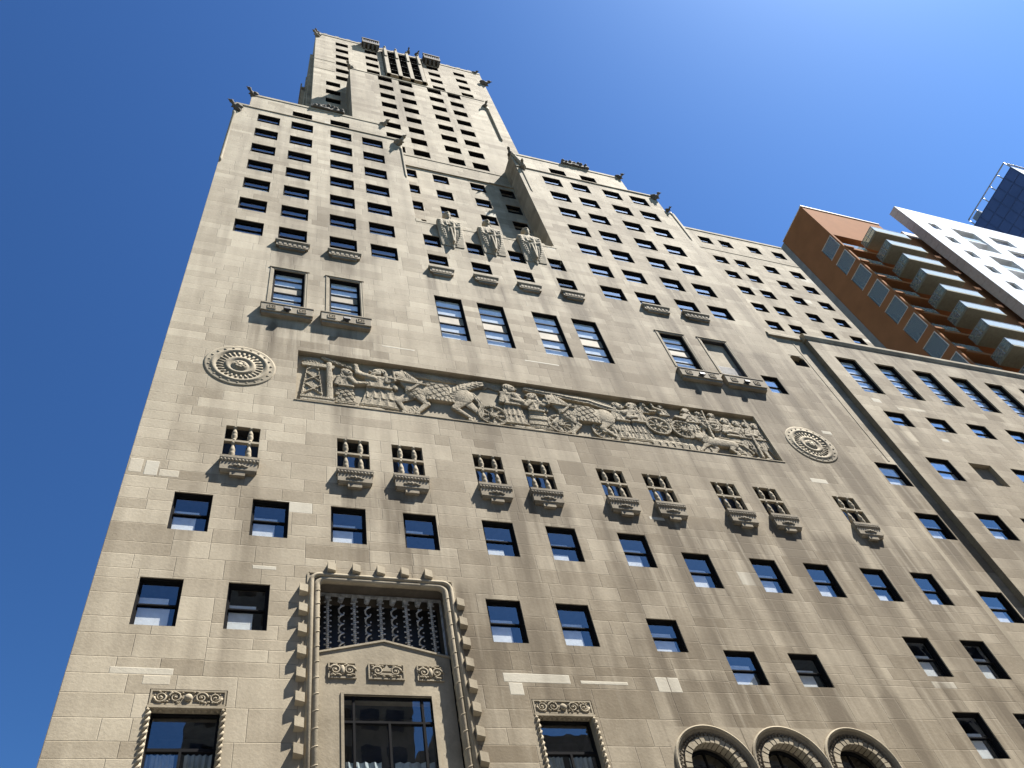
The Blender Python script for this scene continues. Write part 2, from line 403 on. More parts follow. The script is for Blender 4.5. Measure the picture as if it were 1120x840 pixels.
def blind_mb(w, h, mode):
    b = MB(); y = FY+.2
    if mode == 'low':   b.box(.08, w-.08, FY+.135, FY+.15, .08, h*.47)
    elif mode == 'all': b.box(.08, w-.08, FY+.12, FY+.13, .08, h-.08)
    elif mode == 'top': b.box(.08, w-.08, y, y+.012, h*.55, h-.08)
    elif mode == 'mid': b.box(.08, w-.08, y, y+.012, h*.40+.1, h*.6-.1)
    elif mode == 'short': b.box(.08, w*.6, FY+.135, FY+.15, .08, h*.3); b.box(.08, w*.66, FY+.09, FY+.1, h*.535, h*.575)
    elif mode == 'wide': b.box(.08, w*.8, FY+.135, FY+.15, .08, h*.46); b.box(.08, w*.74, FY+.09, FY+.1, h*.535, h*.66)
    elif mode == 'strip': b.box(.08, w*.6, FY+.09, FY+.1, h*.535, h*.61)
    elif mode == 'left': b.box(.08, w*.66, FY+.135, FY+.15, .08, h*.46); b.box(.08, w*.72, FY+.09, FY+.1, h*.535, h*.60)
    elif mode == 'curtain':
        n = 40; pts = []
        for i in range(n+1): x = .08+(w-.16)*i/n; pts.append((x, y+.25+.05*math.sin(i*1.7)))
        for (xa, ya), (xb, yb) in zip(pts[:-1], pts[1:]):
            if w*.42 < xa < w*.55: continue
            b.face([(xa, ya, .05), (xb, yb, .05), (xb, yb, h*.84), (xa, ya, h*.84)])
    return b
CACHE = {}
def window(parent, X, Y, Z, w, h, kind='sash', blind=None, name='window', bmat='blind', dy=0, label=None, gl='glass'):
    w = round(w, 2); h = round(h, 2)
    key = ('f', w, h, kind, gl)
    if key not in CACHE:
        CACHE[key] = sash_mb(w, h, kind).mesh(name, ['frame', 'room'], (0, 0, 0)); CACHE['p', w, h, kind, gl] = pane_mb(w, h, kind).mesh('pane', [gl], (0, 0, 0))
    o = inst(name, CACHE[key], (X, Y+dy, Z), parent, label); inst('pane', CACHE['p', w, h, kind, gl], (X, Y+dy, Z), o)
    if blind:
        kb = ('b', w, h, blind, bmat)
        if kb not in CACHE: CACHE[kb] = blind_mb(w, h, blind).mesh('blind', [bmat], (0, 0, 0))
        inst('curtain' if blind == 'curtain' else 'blind', CACHE[kb], (X, Y+dy, Z), o)
    return o

#SECTIONS

# ------------------------------------------------------------------ ground
g = MB(); g.box(-1500, 1500, -1500, 1500, -.4, -.15); struct(g, 'ground', 'cityground')
g = MB(); g.box(-300, 300, -21.5, -4.5, -.14, 0); struct(g, 'road', 'asphalt')
for a, b in ((-29.5, -21.8), (-4.2, -.02)):
    g = MB(); g.box(-300, 300, a, b, -.14, .13); struct(g, 'pavement', 'concrete')
for a in (-21.8, -4.5):
    g = MB(); g.box(-300, 300, a+.003, a+.297, -.14, .14); struct(g, 'kerb', 'kerb')
g = MB()
for i in range(-30, 31): g.box(i*9, i*9+3, -13.06, -12.94, .001, .005); g.box(i*9, i*9+3, -9.06, -8.94, .001, .005); g.box(i*9, i*9+3, -17.06, -16.94, .001, .005)
struct(g, 'road_marking', 'paint')

# ------------------------------------------------------------------ the stone hotel
T = thing('stone_hotel', 'tall weathered limestone hotel with stepped tower, carved procession frieze and round medallions', 'building', (16, 0, 0))
XL, XR = -3.95, 35.85
win = []      # x, z, w, h, kind, blind
def add(x, z, w, h, kind='sash', blind=None, bmat='blind'): win.append((x, z, w, h, kind, blind, bmat))
# podium rows
rb = random.Random(4)
rl = lambda: rb.choice(['left', 'left', 'left', 'short', 'wide', 'strip'])
for x in (-2.01, .91, 3.98, 6.96, 10.41, 13.35, 16.83): add(x, 25.77, 1.42, 2.03, blind=rl())
for x in (19.79, 23.36, 26.36, 29.64, 32.69): add(x, 24.83, 1.43, 2.07, blind=rl() if x not in (29.64,) else 'short')
for x in (-2.51, .41, 9.92, 12.83): add(x, 21.34, 1.42, 2.05, blind=rl())
add(16.67, 21.27, 1.4, 1.63, blind=rl())
for x in (19.69, 22.75): add(x, 19.86, 1.47, 1.63, blind=rl())
for x in (29.46, 32.73): add(x, 20.63, 1.46, 2.11, blind=rl()); add(x, 16.8, 1.46, 2.1, blind=rl())
add(32.2, 42.3, 1.32, 1.96, blind='all')
# bay between hotel and annex
for z in (34.12, 29.75, 24.05, 19.6): add(36.35, z, 1.7, 2.0, blind='all' if z > 33 else rl())
# statue court windows
for x, x2 in zip((10.32, 13.43, 16.58, 19.66), (10.37, 13.42, 16.5, 19.68)): add(x, 54.65, 1.2, 1.75); add(x2, 51.9, 1.36, 1.45, blind='low')
LC = (-2.03, .66, 3.85, 6.52); RC = (23.05, 25.82, 29.05, 31.84)
for i, x in enumerate(LC):
    for k in range(7): add(x, 51.4+3.45*k, 1.77, 1.84, blind=rb.choice([None, 'low', None, 'mid']))
    if i in (1, 2): add(x+.0, 75.36, 1.64, 1.26)
for i, x in enumerate(RC):
    for k in range(7): add(x, 51.62+3.475*k, 1.75, 1.84, blind=rb.choice([None, 'low', 'low', 'mid']))
for x in (24.28, 27.42): add(x, 75.62, 1.6, 1.36)
tall = [(10.25, 42.66, 1.76, 4.92), (13.0, 42.66, 1.76, 4.92), (16.66, 42.66, 1.76, 4.97), (19.42, 42.7, 1.76, 4.95),
        (.68, 43.45, 1.76, 3.93), (3.87, 43.45, 1.77, 3.98), (25.85, 43.65, 1.78, 4.12)]
boarded = (29.1, 43.65, 1.9, 4.2)
BAL = [-.53, 4.25, 6.73, 10.61, 13.1, 17.0, 19.53, 23.5, 26.04, 31.09]     # baluster windows, 1.44 wide
BZ0, BZ1 = 30.1, 32.29
ARC = (17.35, 20.48, 23.6); AZ, AR = 16.42, 1.555
FRZ = (2.31, 29.3, 34.85, 39.1)
ORN = (-.335, 12.07)
PX0, PX1, PZ1 = 3.58, 8.32, 23.75     # the portal recess
holes = [(x, x+w, z, z+h, .44) for x, z, w, h, *_ in win if x < XR and z+h < 57.5] + [(x, x+w, z, z+h, .44) for x, z, w, h in tall]
holes.append((boarded[0], boarded[0]+boarded[2], boarded[1], boarded[1]+boarded[3], .3))
holes += [(x, x+1.44, BZ0, BZ1, .55) for x in BAL]
holes.append((ARC[0]-1.56, ARC[2]+1.56, 12.5, AZ+1.56, 0))
holes.append((FRZ[0], FRZ[1], FRZ[2], FRZ[3], .3))
holes += [(c-1.135, c+1.135, 11.5, 18.95, 0) for c in ORN]
holes.append((PX0, PX1, 6.0, PZ1, 0))
src = []
for x, z, w, h, *_ in win: src.append((x, x+w, z, 1.3, .45 if x > 9 else .28))
for x, z, w, h in tall: src.append((x, x+w, z, 2.5, .6))
for x in BAL: src.append((x, x+1.44, 29.0, 3.0, 1.2 if x > 6 else .75))
for a, b in ((.0, 2.9), (3.4, 6.2), (25.5, 28.5), (28.7, 31.8)): src.append((a, b, 41.0, 2.6, .9))
for x in (10.37, 13.42, 16.5, 19.68, .66, 3.85, 25.82, 29.05): src.append((x-.1, x+1.7, 50.4, 2.4, .9))
src += [(FRZ[0], FRZ[1], 34.8, 1.8, .25), (16, 36, 28.5, 6, .7), (20, 36, 57, 14, .45), (16, 36, 20, 6, .4), (9, 20, 22, 5, .45), (30, 35.9, 47, 12, .75), (22, 36, 36, 7, .45), (5.8, 8.6, 29.5, 5, .5), (12.2, 14, 29.5, 7, .45), (8.6, 10, 24, 8, .45)]
spots = [(-2.75, -.9, 19.45, 19.7, 1.24), (-1.75, -.95, 19.1, 19.43, 1.22), (10.05, 12.6, 19.62, 20.0, 1.32), (10.2, 10.72, 19.1, 19.6, 1.32), (13.0, 14.9, 19.64, 19.78, 1.25),
         (16.1, 16.6, 19.4, 20.05, 1.3), (16.62, 17.1, 19.4, 20.05, 1.32), (1.15, 2.0, 24.1, 24.28, 1.26), (-3.9, -3.4, 28.7, 29.5, 1.22), (-3.3, -2.8, 28.6, 29.45, 1.28), (-2.75, -2.0, 28.6, 29.0, 1.22),
         (15.05, 17.2, 41.45, 41.58, 1.25), (6.7, 8.5, 40.68, 40.8, 1.25), (30.4, 31.5, 33.3, 33.65, 1.3), (18.9, 19.7, 28.9, 29.1, 1.25), (33.9, 34.6, 38.3, 38.6, 1.25)]
dark_regions = [(11.9, 13.1, 42.5, 48, -.3), (14.7, 16.7, 41, 48, -.18), (18.3, 19.5, 42.5, 48, -.3), (27.6, 29.1, 43, 48, -.22), (30.9, 35.8, 41, 50, -.12), (9, 16, 16, 23, -.2), (9, 16, 23, 35, -.1), (16, 36, 16, 41, -.26), (20, 36, 41, 58, -.2), (8.7, 10.2, 14, 23, -.2), (-4, 9, 14, 50, .12), (-4, 1, 14, 50, .06)]
MAINB = [19.45, 24.4, 28.5, 33.4, 40.9, 50.2, 55.2]
Wm = Wall()
Wm.panel((0, 0, 0), *FX, XL, XR, 0, 57.6, holes, MAINB, 3, 0, spots, src, regions=dark_regions, step=.7)
hw = [(x, x+w, z, z+h, .44) for x, z, w, h, *_ in win if z+h > 57.5 and x < XR]
src2 = [(x, x+w, z, 1.2, .35) for x, z, w, h, *_ in win if z > 50]
CL, CR = 10.0, 20.75
Wm.panel((0, 0, 0), *FX, CL, CR, 57.6, 58.5, (), (), 4, 0)
lwb = [61.8, 65.2, 68.7, 72.1]
Wm.panel((0, 0, 0), *FX, XL, CL, 57.6, 75.2, hw, lwb, 5, .05, sources=src2)
Wm.panel((0, 0, 0), *FX, -2.87, 8.7, 75.2, 78.3, hw, (), 6, .1)
Wm.panel((0, 0, 0), *FX, CR, XR-.85, 57.6, 75.5, hw, lwb, 7, -.15, sources=src2)
Wm.panel((0, 0, 0), *FX, XR-.85, XR, 57.6, 72.0, (), lwb, 8, 0)
Wm.panel((0, 0, 0), *FX, CR, 32.25, 75.5, 78.6, hw, (), 9, .08)
# sides and backs of the wings
Wm.panel((XL, 0, 0), *SXL, 0, 14, 0, 75.2, (), (), 11, -.05); Wm.panel((XR, 0, 0), *SXR, 0, 14, 0, 72, (), (), 12, -.05)
Wm.panel((CL, 0, 0), *SXR, 0, 4, 56, 75.2, (), (), 13, -.05); Wm.panel((8.7, 0, 0), *SXR, 0, 3.9, 75.2, 78.3, (), (), 13, 0)
Wm.panel((CR, 0, 0), *SXL, 0, 4, 56, 78.6, (), (), 14, -.05); Wm.panel((-2.87, 0, 0), *SXL, 0, 3.9, 75.2, 78.3, (), (), 15)
Wm.panel((32.25, 0, 0), *SXR, 0, 3.9, 75.5, 78.6, (), (), 15); Wm.panel((XR-.85, 0, 0), *SXR, 0, 3.9, 72, 75.5, (), (), 16)
for a, b, z in ((XL, CL, 75.2), (CR, XR-.85, 75.5)): Wm.plain([(a, 0, z), (b, 0, z), (b, 14, z), (a, 14, z)])
Wm.plain([(XR-.85, 0, 72), (XR, 0, 72), (XR, 14, 72), (XR-.85, 14, 72)]); Wm.plain([(CL, 0, 58.5), (CR, 0, 58.5), (CR, 1.65, 58.5), (CL, 1.65, 58.5)])
for a, b, z in ((-2.87, 8.7, 78.3), (CR, 32.25, 78.6)): Wm.plain([(a, 0, z), (b, 0, z), (b, 3.9, z), (a, 3.9, z)]); Wm.plain([(a, 3.9, z), (b, 3.9, z), (b, 3.9, 75), (a, 3.9, 75)])
Wm.plain([(XL, 14, 0), (XR, 14, 0), (XR, 14, 72), (XL, 14, 72)])
# fill round the three arches
NARC = 28
for ci, c in enumerate(ARC):
    x0 = ARC[0]-1.56 if ci == 0 else (ARC[ci-1]+c)/2; x1 = ARC[2]+1.56 if ci == 2 else (ARC[ci+1]+c)/2
    prev = None
    for i in range(NARC+1):
        a = math.pi*i/NARC; p = (c+min(AR, (x1-c) if a < 1.5 else AR)*math.cos(a) if False else c+AR*math.cos(a), AZ+AR*math.sin(a))
        t = (max(x0, min(x1, p[0])), AZ+1.56)
        if prev: Wm.plain([(prev[0][0], 0, prev[0][1]), (prev[1][0], 0, prev[1][1]), (t[0], 0, t[1]), (p[0], 0, p[1])], .5, .3)
        prev = (p, t)
Wm.build('wall', T, (16, 0, 0))
for x, z, w, h, kind, bl, bm in win:
    if x < XR: window(T, x, 0, z, w, h, kind, bl, bmat=bm, gl='glass2' if x > 20 and z > 40 else 'glass')
for i, (x, z, w, h) in enumerate(tall):
    o = window(T, x, 0, z, w, h, 'tall', 'all', name='tall_window')
    p = MB(); hh = h-.15; p.box(.09, w-.09, FY+.05, FY+.085, .075+hh*.4, .075+hh*.6); inst('spandrel_panel', p.mesh('spandrel_panel', ['panel'], (0, 0, 0)), (x, 0, z), o)
x, z, w, h = boarded
p = MB(); p.box(x, x+w, .25, .35, z+1.35, z+h); o = p.build('blocked_window', 'carved', T, 'tall window opening walled up with tan panels over a grey louvre')
p = MB()
for i in range(14): p.prism_x([(.22, z+.08+i*.09), (.30, z+.12+i*.09), (.30, z+.14+i*.09), (.22, z+.10+i*.09)], x, x+w)
p.box(x, x+w, .3, .35, z, z+1.35); p.build('louvre', 'louver', o)
p = MB(); p.box(x+.003, x+.04, .03, .25, z, z+h-.003); p.box(x+w-.04, x+w-.003, .03, .25, z, z+h-.003); p.box(x+.04, x+w-.04, .03, .25, z+h-.04, z+h-.003); p.build('frame', 'iron_and_shade', o)  # dark strips added to paint the shadow on the reveals

# mouldings round the tall wing windows (thin raised surround, open at the sill)
def surround(x, z, w, h):
    m = MB(); t = .2
    m.box(x-t, x-t+.05, -.035, .02, z, z+h+t); m.box(x-t+.05, x-.04, -.02, .02, z, z+h+t-.05)
    m.box(x+w+t-.05, x+w+t, -.035, .02, z, z+h+t); m.box(x+w+.04, x+w+t-.05, -.02, .02, z, z+h+t-.05)
    m.box(x-t-.06, x+w+t+.06, -.06, .02, z+h+t, z+h+t+.07); m.box(x-t+.05, x+w+t-.05, -.02, .02, z+h+.04, z+h+t-.05)
    m.build('window_surround', 'carved', T)
for x, z, w, h in (tall[4], tall[5], tall[6], boarded): surround(x, z, w, h)

# stone balconies under the tall wing windows
def balcony(x0, x1, z0, z1, d=.30):
    b = MB(); m = (x0+x1)/2
    b.box(x0, x1, -d, .0, z0, z1, .02); b.box(x0+.06, x1-.06, -d+.07, .0, z0-.2, z0+.01); b.box(x0-.03, x1+.03, -d-.03, 0, z1, z1+.09)
    for s in (-1, 1):          # carved key-pattern blocks
        cx = m+s*(x1-x0)*.29
        for dx, dz, ww, hh in ((-.2, 0, .05, .36), (.2, 0, .05, .36), (0, .16, .36, .05), (0, -.16, .36, .05), (-.06, 0, .12, .12), (.09, .04, .1, .05), (.09, -.06, .1, .05)):
            zc = (z0+z1)/2; b.box(cx+dx-ww/2, cx+dx+ww/2, -d-.035, -d+.01, zc+dz-hh/2, zc+dz+hh/2)
    o = b.build('balcony', 'ledgestone', T)
    l = MB(); l.mi = 0; l.box(m-.2, m+.2, -d-.16, -d-.02, z0+.14, z0+.36, .03); l.box(m-.05, m+.05, -d-.06, -d+.02, z0+.02, z0+.18)
    l.mi = 1; l.box(m-.17, m+.17, -d-.14, -d-.04, z0+.362, z0+.374)
    l.build('floodlight', ['iron_and_shade', 'lampglass'], o)
balcony(.2, 2.95, 42.15, 42.85); balcony(3.38, 6.13, 42.1, 42.85); balcony(25.5, 28.4, 42.25, 43.0); balcony(28.75, 31.65, 42.2, 43.0)

# small ledges under single windows
def ledge(x0, x1, z1, mat='ledgestone', h=1.02, d=.19, Y=0):
    z1 -= .36
    b = MB()
    b.prism_x([(Y-d-.06, z1), (Y-d-.06, z1-.14), (Y-d+.02, z1-.26), (Y, z1-.26), (Y, z1)], x0-.08, x1+.08)
    b.box(x0, x1, Y-d+.03, Y, z1-h*.66, z1-.262); b.box(x0+.06, x1-.06, Y-d+.02, Y, z1-h*.72, z1-h*.661); b.box(x0+.2, x1-.2, Y-d+.07, Y, z1-h*.9, z1-h*.721)
    for i in range(6):
        xx = x0+.1+(x1-x0-.2)*(i+.5)/6; b.box(xx-.09, xx+.09, Y-d+.0, Y-d+.032, z1-h*.6, z1-h*.36)
    b.build('window_ledge', mat, T)
for x in (10.37, 13.42, 16.5, 19.68): ledge(x-.08, x+1.48, 51.56)
for x in (.64, 3.84): ledge(x-.04, x+1.9, 51.42)
for x in (25.84, 29.08): ledge(x-.04, x+1.95, 51.78)

# ------------------------------------------------------------------ baluster windows
def baluster_profile(h): return [(.0, 0), (.11, 0), (.11, .04*h), (.075, .07*h), (.09, .16*h), (.125, .3*h), (.13, .38*h), (.1, .46*h), (.12, .5*h), (.11, .62*h), (.08, .74*h), (.055, .84*h), (.06, .9*h), (.1, .93*h), (.1, h), (0, h)]
for bx in BAL:
    w, h = 1.44, BZ1-BZ0; zm = 31.29
    b = MB(); b.box(bx, bx+w, .52, .6, BZ0, BZ1); b.box(bx+.004, bx+.03, .2, .52, BZ0, BZ1); b.box(bx+w-.03, bx+w-.004, .2, .52, BZ0, BZ1); b.box(bx+.03, bx+w-.03, .2, .52, BZ1-.03, BZ1-.004); b.mi = 1  # black back and linings paint the shade inside the opening
    b.face([(bx+.3, .50, BZ0+.05), (bx+w-.3, .50, BZ0+.05), (bx+w-.3, .50, BZ1-.25), (bx+.3, .50, BZ1-.25)])
    o = b.build('baluster_window', ['iron_and_shade', 'glass'], T)
    r = MB(); r.box(bx-.02, bx+w+.02, .0, .16, zm-.06, zm+.06); r.build('transom', 'carved', o)
    for (z0, z1) in ((BZ0, zm-.06), (zm+.06, BZ1)):
        for t in (.27, .73):
            p = MB(); p.lathe(baluster_profile(z1-z0), (bx+w*t, .10, z0), n=14); p.build('baluster', 'carved', o)
    l = MB(); lx0, lx1 = bx-.06, bx+w+.08
    l.prism_x([(-.25, 30.36), (-.25, 30.22), (-.20, 30.0), (0, 30.0), (0, 30.36)], lx0, lx1)
    for i in range(11):
        xx = lx0+.07+(lx1-lx0-.14)*i/10; l.lathe([(0, 0), (.045, .0), (.06, .05), (.03, .12), (0, .14)], (xx, -.21, 30.05), n=7)
    l.box(lx0+.05, lx1-.05, -.19, 0, 29.56, 29.999); l.prism_x([(-.19, 29.56), (-.10, 29.44), (0, 29.44), (0, 29.56)], lx0+.1, lx1-.1)
    l.box(bx+.42, bx+w-.42, -.15, 0, 29.26, 29.52)
    mx = bx+w/2+.01           # carved bird rosette
    for s in (-1, 1): l.ell((mx+s*.14, -.20, 29.80), (.13, .05, .06), 8); l.ell((mx+s*.29, -.195, 29.75), (.1, .04, .045), 8)
    l.ell((mx, -.21, 29.78), (.08, .07, .11), 8)
    l.v = [(x, y, z-.33) for x, y, z in l.v]
    l.build('ledge', 'ledgestone', o)

# ------------------------------------------------------------------ medallions
for mi, (cx, cz, lab) in enumerate(((-.36, 36.98, 'round carved medallion left of the frieze'), (32.3, 36.95, 'round carved medallion right of the frieze'))):
    m = MB(); R0 = 1.66
    m.lathe([(R0, -.04), (R0, .06), (R0-.06, .10), (R0-.12, .10), (R0-.30, .08), (R0-.34, .16), (R0-.44, .18), (R0-.52, .10), (R0-.58, .04), (.72, .03), (.70, .12), (.62, .17), (.52, .12), (.46, .05), (.40, .05), (.36, .14), (.28, .2), (.2, .16), (.12, .26), (.0, .3)], (cx, 0, cz), 'y', 56)
    n = 26
    for i in range(n):
        a = 2*math.pi*i/n; ca, sa = math.cos(a), math.sin(a)
        p0 = Vector((cx+ca*.76, -.03, cz+sa*.76)); p1 = Vector((cx+ca*1.06, -.06, cz+sa*1.06)); m.tube([p0, p1], [.035, .07], 6)
    for i in range(22):
        a = 2*math.pi*(i+.5)/22; m.ell((cx+math.cos(a)*1.45, -.09, cz+math.sin(a)*1.45), (.07, .06, .05), 7)
    for i in range(8):
        a = 2*math.pi*i/8; m.ell((cx+math.cos(a)*.2, -.2, cz+math.sin(a)*.2), (.1, .08, .1), 7)
    m.v = [(x, y*.5+.012, z) for x, y, z in m.v]
    m.build('medallion', 'carved', T, lab, (cx, 0, cz))

# ------------------------------------------------------------------ string courses, copings
def course(x0, x1, z, h=.16, d=.06, Y=0, name='string_course', mat='carved'):
    b = MB(); b.prism_x([(Y-d, z), (Y-d, z+h*.6), (Y-d*.3, z+h), (Y+.1, z+h), (Y+.1, z)], x0, x1); return b.build(name, mat, T)
course(XL-.03, CL, 75.1, .18, .07); course(CR, XR-.85, 75.4, .18, .08); course(CL+.3, CR, 41.62-.35, .001+.0, .001) if False else None
def coping(x0, x1, y0, y1, z, h=.55, d=.05):
    b = MB(); b.box(x0-d, x1+d, y0-d, y1+d, z, z+h*.7, .03); b.box(x0, x1, y0, y1, z+h*.7-.02, z+h); return b.build('coping', 'carved', T)
coping(-2.8, 8.65, 0, .6, 78.3); coping(20.8, 32.2, 0, .6, 78.6)
coping(-3.9, -2.87, 0, .5, 75.3, .3); coping(8.7, 9.95, 0, .5, 75.3, .3); coping(32.25, 34.95, 0, .5, 75.55, .3)
# stepped scroll parapet between and beside the statues
for x in (10.1, 13.45, 16.55, 19.65):
    b = MB(); b.prism([(x-.1, 58.4), (x+1.25, 58.4), (x+1.25, 58.72), (x+.95, 58.72), (x+.9, 58.58), (x+.35, 58.58), (x+.3, 58.85), (x-.1, 58.85)], -.02, .5); b.build('coping', 'carved', T)

# ------------------------------------------------------------------ court wall and set back tower
Y1, Y2, Y3 = 1.65, 1.85, 4.0
tw = []
for x, w in ((10.1, 1.45), (13.02, 1.4), (16.44, 1.38), (19.22, 1.38)):
    for z in (71.45, 67.98, 64.53, 61.1): tw.append((x, Y1, z, w, 1.74))
for x, w in ((9.48, 1.52), (11.86, 1.5), (15.21, 1.55), (17.62, 1.5)):
    for k in range(8): tw.append((x-.04, Y2, 100.12-3.19*k, w+.08, 1.56))
for k in range(6): tw.append((5.1, Y3, 119.77-3.13*k, 1.62, 1.54))
for k in range(5): tw.append((3.97, Y3, 100.95-3.1*k, 1.62, 1.54))
for x in (8.96, 17.38):
    for k in range(5): tw.append((x-.03, Y3, 119.73-3.13*k, 1.62, 1.54))
for k in range(5): tw.append((21.17, Y3, 119.87-3.17*k, 1.58, 1.56))
Wt = Wall()
MX0, MX1, MZ = 6.25, 22.15, 101.95
UX0, UX1, UZ = 2.5, 25.35, 123.6
def hy(Y): return [(x, x+w, z, z+h, .7) for x, y, z, w, h in tw if y == Y]
def sy(Y): return [(x, x+w, z, 1.0, .3) for x, y, z, w, h in tw if y == Y]
Wt.panel((0, Y1, 0), *FX, CL, CR, 58.5, 74.0, hy(Y1), (61.8, 65.2, 68.7, 72.1), 21, 0, sources=sy(Y1)+[(CL, CR, 74, 2, .4)])
Wt.panel((0, Y2, 0), *FX, MX0, MX1, 74.0, MZ, hy(Y2), (78, 84.4, 90.8, 97.2), 22, -.06, sources=sy(Y2)+[(10.95, 11.9, 101, 18, .8), (16.7, 17.7, 101, 18, .5), (19.2, 20, 101, 20, .6)])
Wt.panel((0, Y3, 0), *FX, UX0, UX1, 74.0, UZ, hy(Y3)+[(11.2, 16.75, 111.2, 122.6, 0)], (90, 96, 104.5, 111, 117.5), 23, -.04, sources=sy(Y3))
Wt.panel((MX0, 0, 0), *SXL, Y2, 12, 74, MZ, (), (), 24, 0); Wt.panel((MX1, 0, 0), *SXR, Y2, 12, 74, MZ, (), (), 25)
Wt.panel((UX0, 0, 0), *SXL, Y3, 13, 60, UZ, (), (), 26, 0); Wt.panel((UX1, 0, 0), *SXR, Y3, 13, 60, UZ, (), (), 27)
Wt.plain([(MX0, Y2, MZ), (MX1, Y2, MZ), (MX1, Y3, MZ), (MX0, Y3, MZ)]); Wt.plain([(UX0, Y3, UZ), (UX1, Y3, UZ), (UX1, 13, UZ), (UX0, 13, UZ)]); Wt.plain([(UX0, 13, 60), (UX1, 13, 60), (UX1, 13, UZ), (UX0, 13, UZ)])
# lower masses behind on the left flank
for a, y0, y1, z in ((2.08, 5.2, 10, 117.0), (1.62, 6.0, 12, 97.5), (1.86, 6.2, 8.6, 110)):
    Wt.panel((0, y0, 0), *FX, a, UX0, 74, z, (), (), 28, 0); Wt.panel((a, 0, 0), *SXL, y0, y1, 74, z, (), (), 29)
    Wt.plain([(a, y0, z), (UX0, y0, z), (UX0, y1, z), (a, y1, z)]); Wt.plain([(a, y1, 74), (UX0, y1, 74), (UX0, y1, z), (a, y1, z)])
Wt.build('tower_wall', T, (14, Y2, 58))
for x, y, z, w, h in tw: window(T, x, y, z, w, h, 'sash' if y == Y1 else 'deep', None, name='tower_window', dy=.0 if y == Y1 else .26)
course(CL, CR, 73.85, .2, .12, Y1); course(MX0, MX1, MZ-.1, .25, .05, Y2, 'coping'); course(9.2, 22.0, 77.2, .1, .04, Y2)
for z in (107.0, 111.0): course(UX0, 5, z, .1, .03, Y3)
b = MB(); b.box(UX0-.05, UX1+.05, Y3-.06, Y3+.5, UZ-.1, UZ+.45, .03); b.build('coping', 'carved', T)
b = MB(); b.box(UX0+.4, UX1-1.5, Y3+.02, Y3+.45, UZ+.45, UZ+.8); 
for i in range(14): b.box(UX0+1+i*1.55, UX0+1.5+i*1.55, Y3, Y3+.4, UZ+.8, UZ+1.0)
b.build('parapet', 'carved', T)
# centre bay: projecting piers with windows and carved spandrels between
BY = Y3-.42
b = MB(); b.box(11.2, 16.75, Y3+.3, Y3+.5, 111.2, 122.6); b.box(11.35, 16.6, BY+.06, Y3+.3, 111.0, 111.35); bay = b.build('centre_bay', 'carved', T)
px_ = (11.38, 12.88, 14.4, 15.95)
for i, x in enumerate(px_):
    b = MB(); w = .52; b.box(x, x+w, BY, Y3+.3, 111.0, 122.7, .03); b.box(x+.1, x+w-.1, BY-.1, BY+.2, 119, 123.2); b.ell((x+w/2, BY, 123.3), (.2, .25, .35), 8); b.build('pier', 'carved', bay)
for i in range(3):
    x0, x1 = px_[i]+.52, px_[i+1]
    for k in range(4):
        z = 111.35+2.85*k
        o = window(T, x0, Y3-.2, z+.02, x1-x0, 1.62, 'deep', None, name='bay_window')
        s = MB(); s.box(x0, x1, Y3-.14, Y3+.3, z+1.64, z+2.85)
        for q in range(4): s.ell((x0+(x1-x0)*(q+.5)/4, Y3-.16, z+2.2+(.18 if q % 2 else -.14)), (.15, .09, .26), 8)
        s.build('spandrel', 'weathered', bay)
# crown balconies
for xc in (9.72, 18.2):
    b = MB(); b.box(xc-1.15, xc+1.15, Y3-.75, Y3, 122.4, 122.7); b.box(xc-1.15, xc+1.15, Y3-.75, Y3-.6, 122.7, 123.1); b.box(xc-1.2, xc+1.2, Y3-.8, Y3-.55, 124.2, 124.5)
    for i in range(9): b.box(xc-1.1+i*.26, xc-.98+i*.26, Y3-.72, Y3-.6, 123.1, 124.2)
    b.box(xc-1.15, xc-1.0, Y3-.75, Y3, 123.1, 124.2); b.box(xc+1.0, xc+1.15, Y3-.75, Y3, 123.1, 124.2)
    for i in range(4): b.prism_x([(Y3, 122.4), (Y3-.65, 122.4), (Y3-.5, 122.0), (Y3-.1, 121.5), (Y3, 121.5)], xc-1.0+i*.57, xc-.72+i*.57)
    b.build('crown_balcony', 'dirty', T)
# wire frame on the roof
b = MB(); pts = [(11.6, Y3+1.2, 123.5), (11.35, Y3+1.2, 127.6), (14.9, Y3+1.2, 128.6), (15.2, Y3+1.2, 124.2)]
for p, q in zip(pts[:-1], pts[1:]): b.tube([p, q], .07, 6)
for p in pts: b.ell(p, (.14, .14, .14), 7)
b.build('roof_frame', 'iron_and_shade', T)

# ------------------------------------------------------------------ portal
P = MB()
def rect_path(x0, x1, z0, z1, y, r=.28, n=5):
    pts = [(x0, y, z0), (x0, y, z1-r)]
    for i in range(1, n+1): a = math.pi-math.pi/2*i/n; pts.append((x0+r+r*math.cos(a), y, z1-r+r*math.sin(a)))
    for i in range(0, n+1): a = math.pi/2-math.pi/2*i/n; pts.append((x1-r+r*math.cos(a), y, z1-r+r*math.sin(a)))
    pts.append((x1, y, z0)); return pts
P.tube(rect_path(3.28, 8.56, 6, 24.0, -.02, .3), .095, 10); P.tube(rect_path(3.48, 8.36, 6, 23.82, .05, .3), .13, 10)
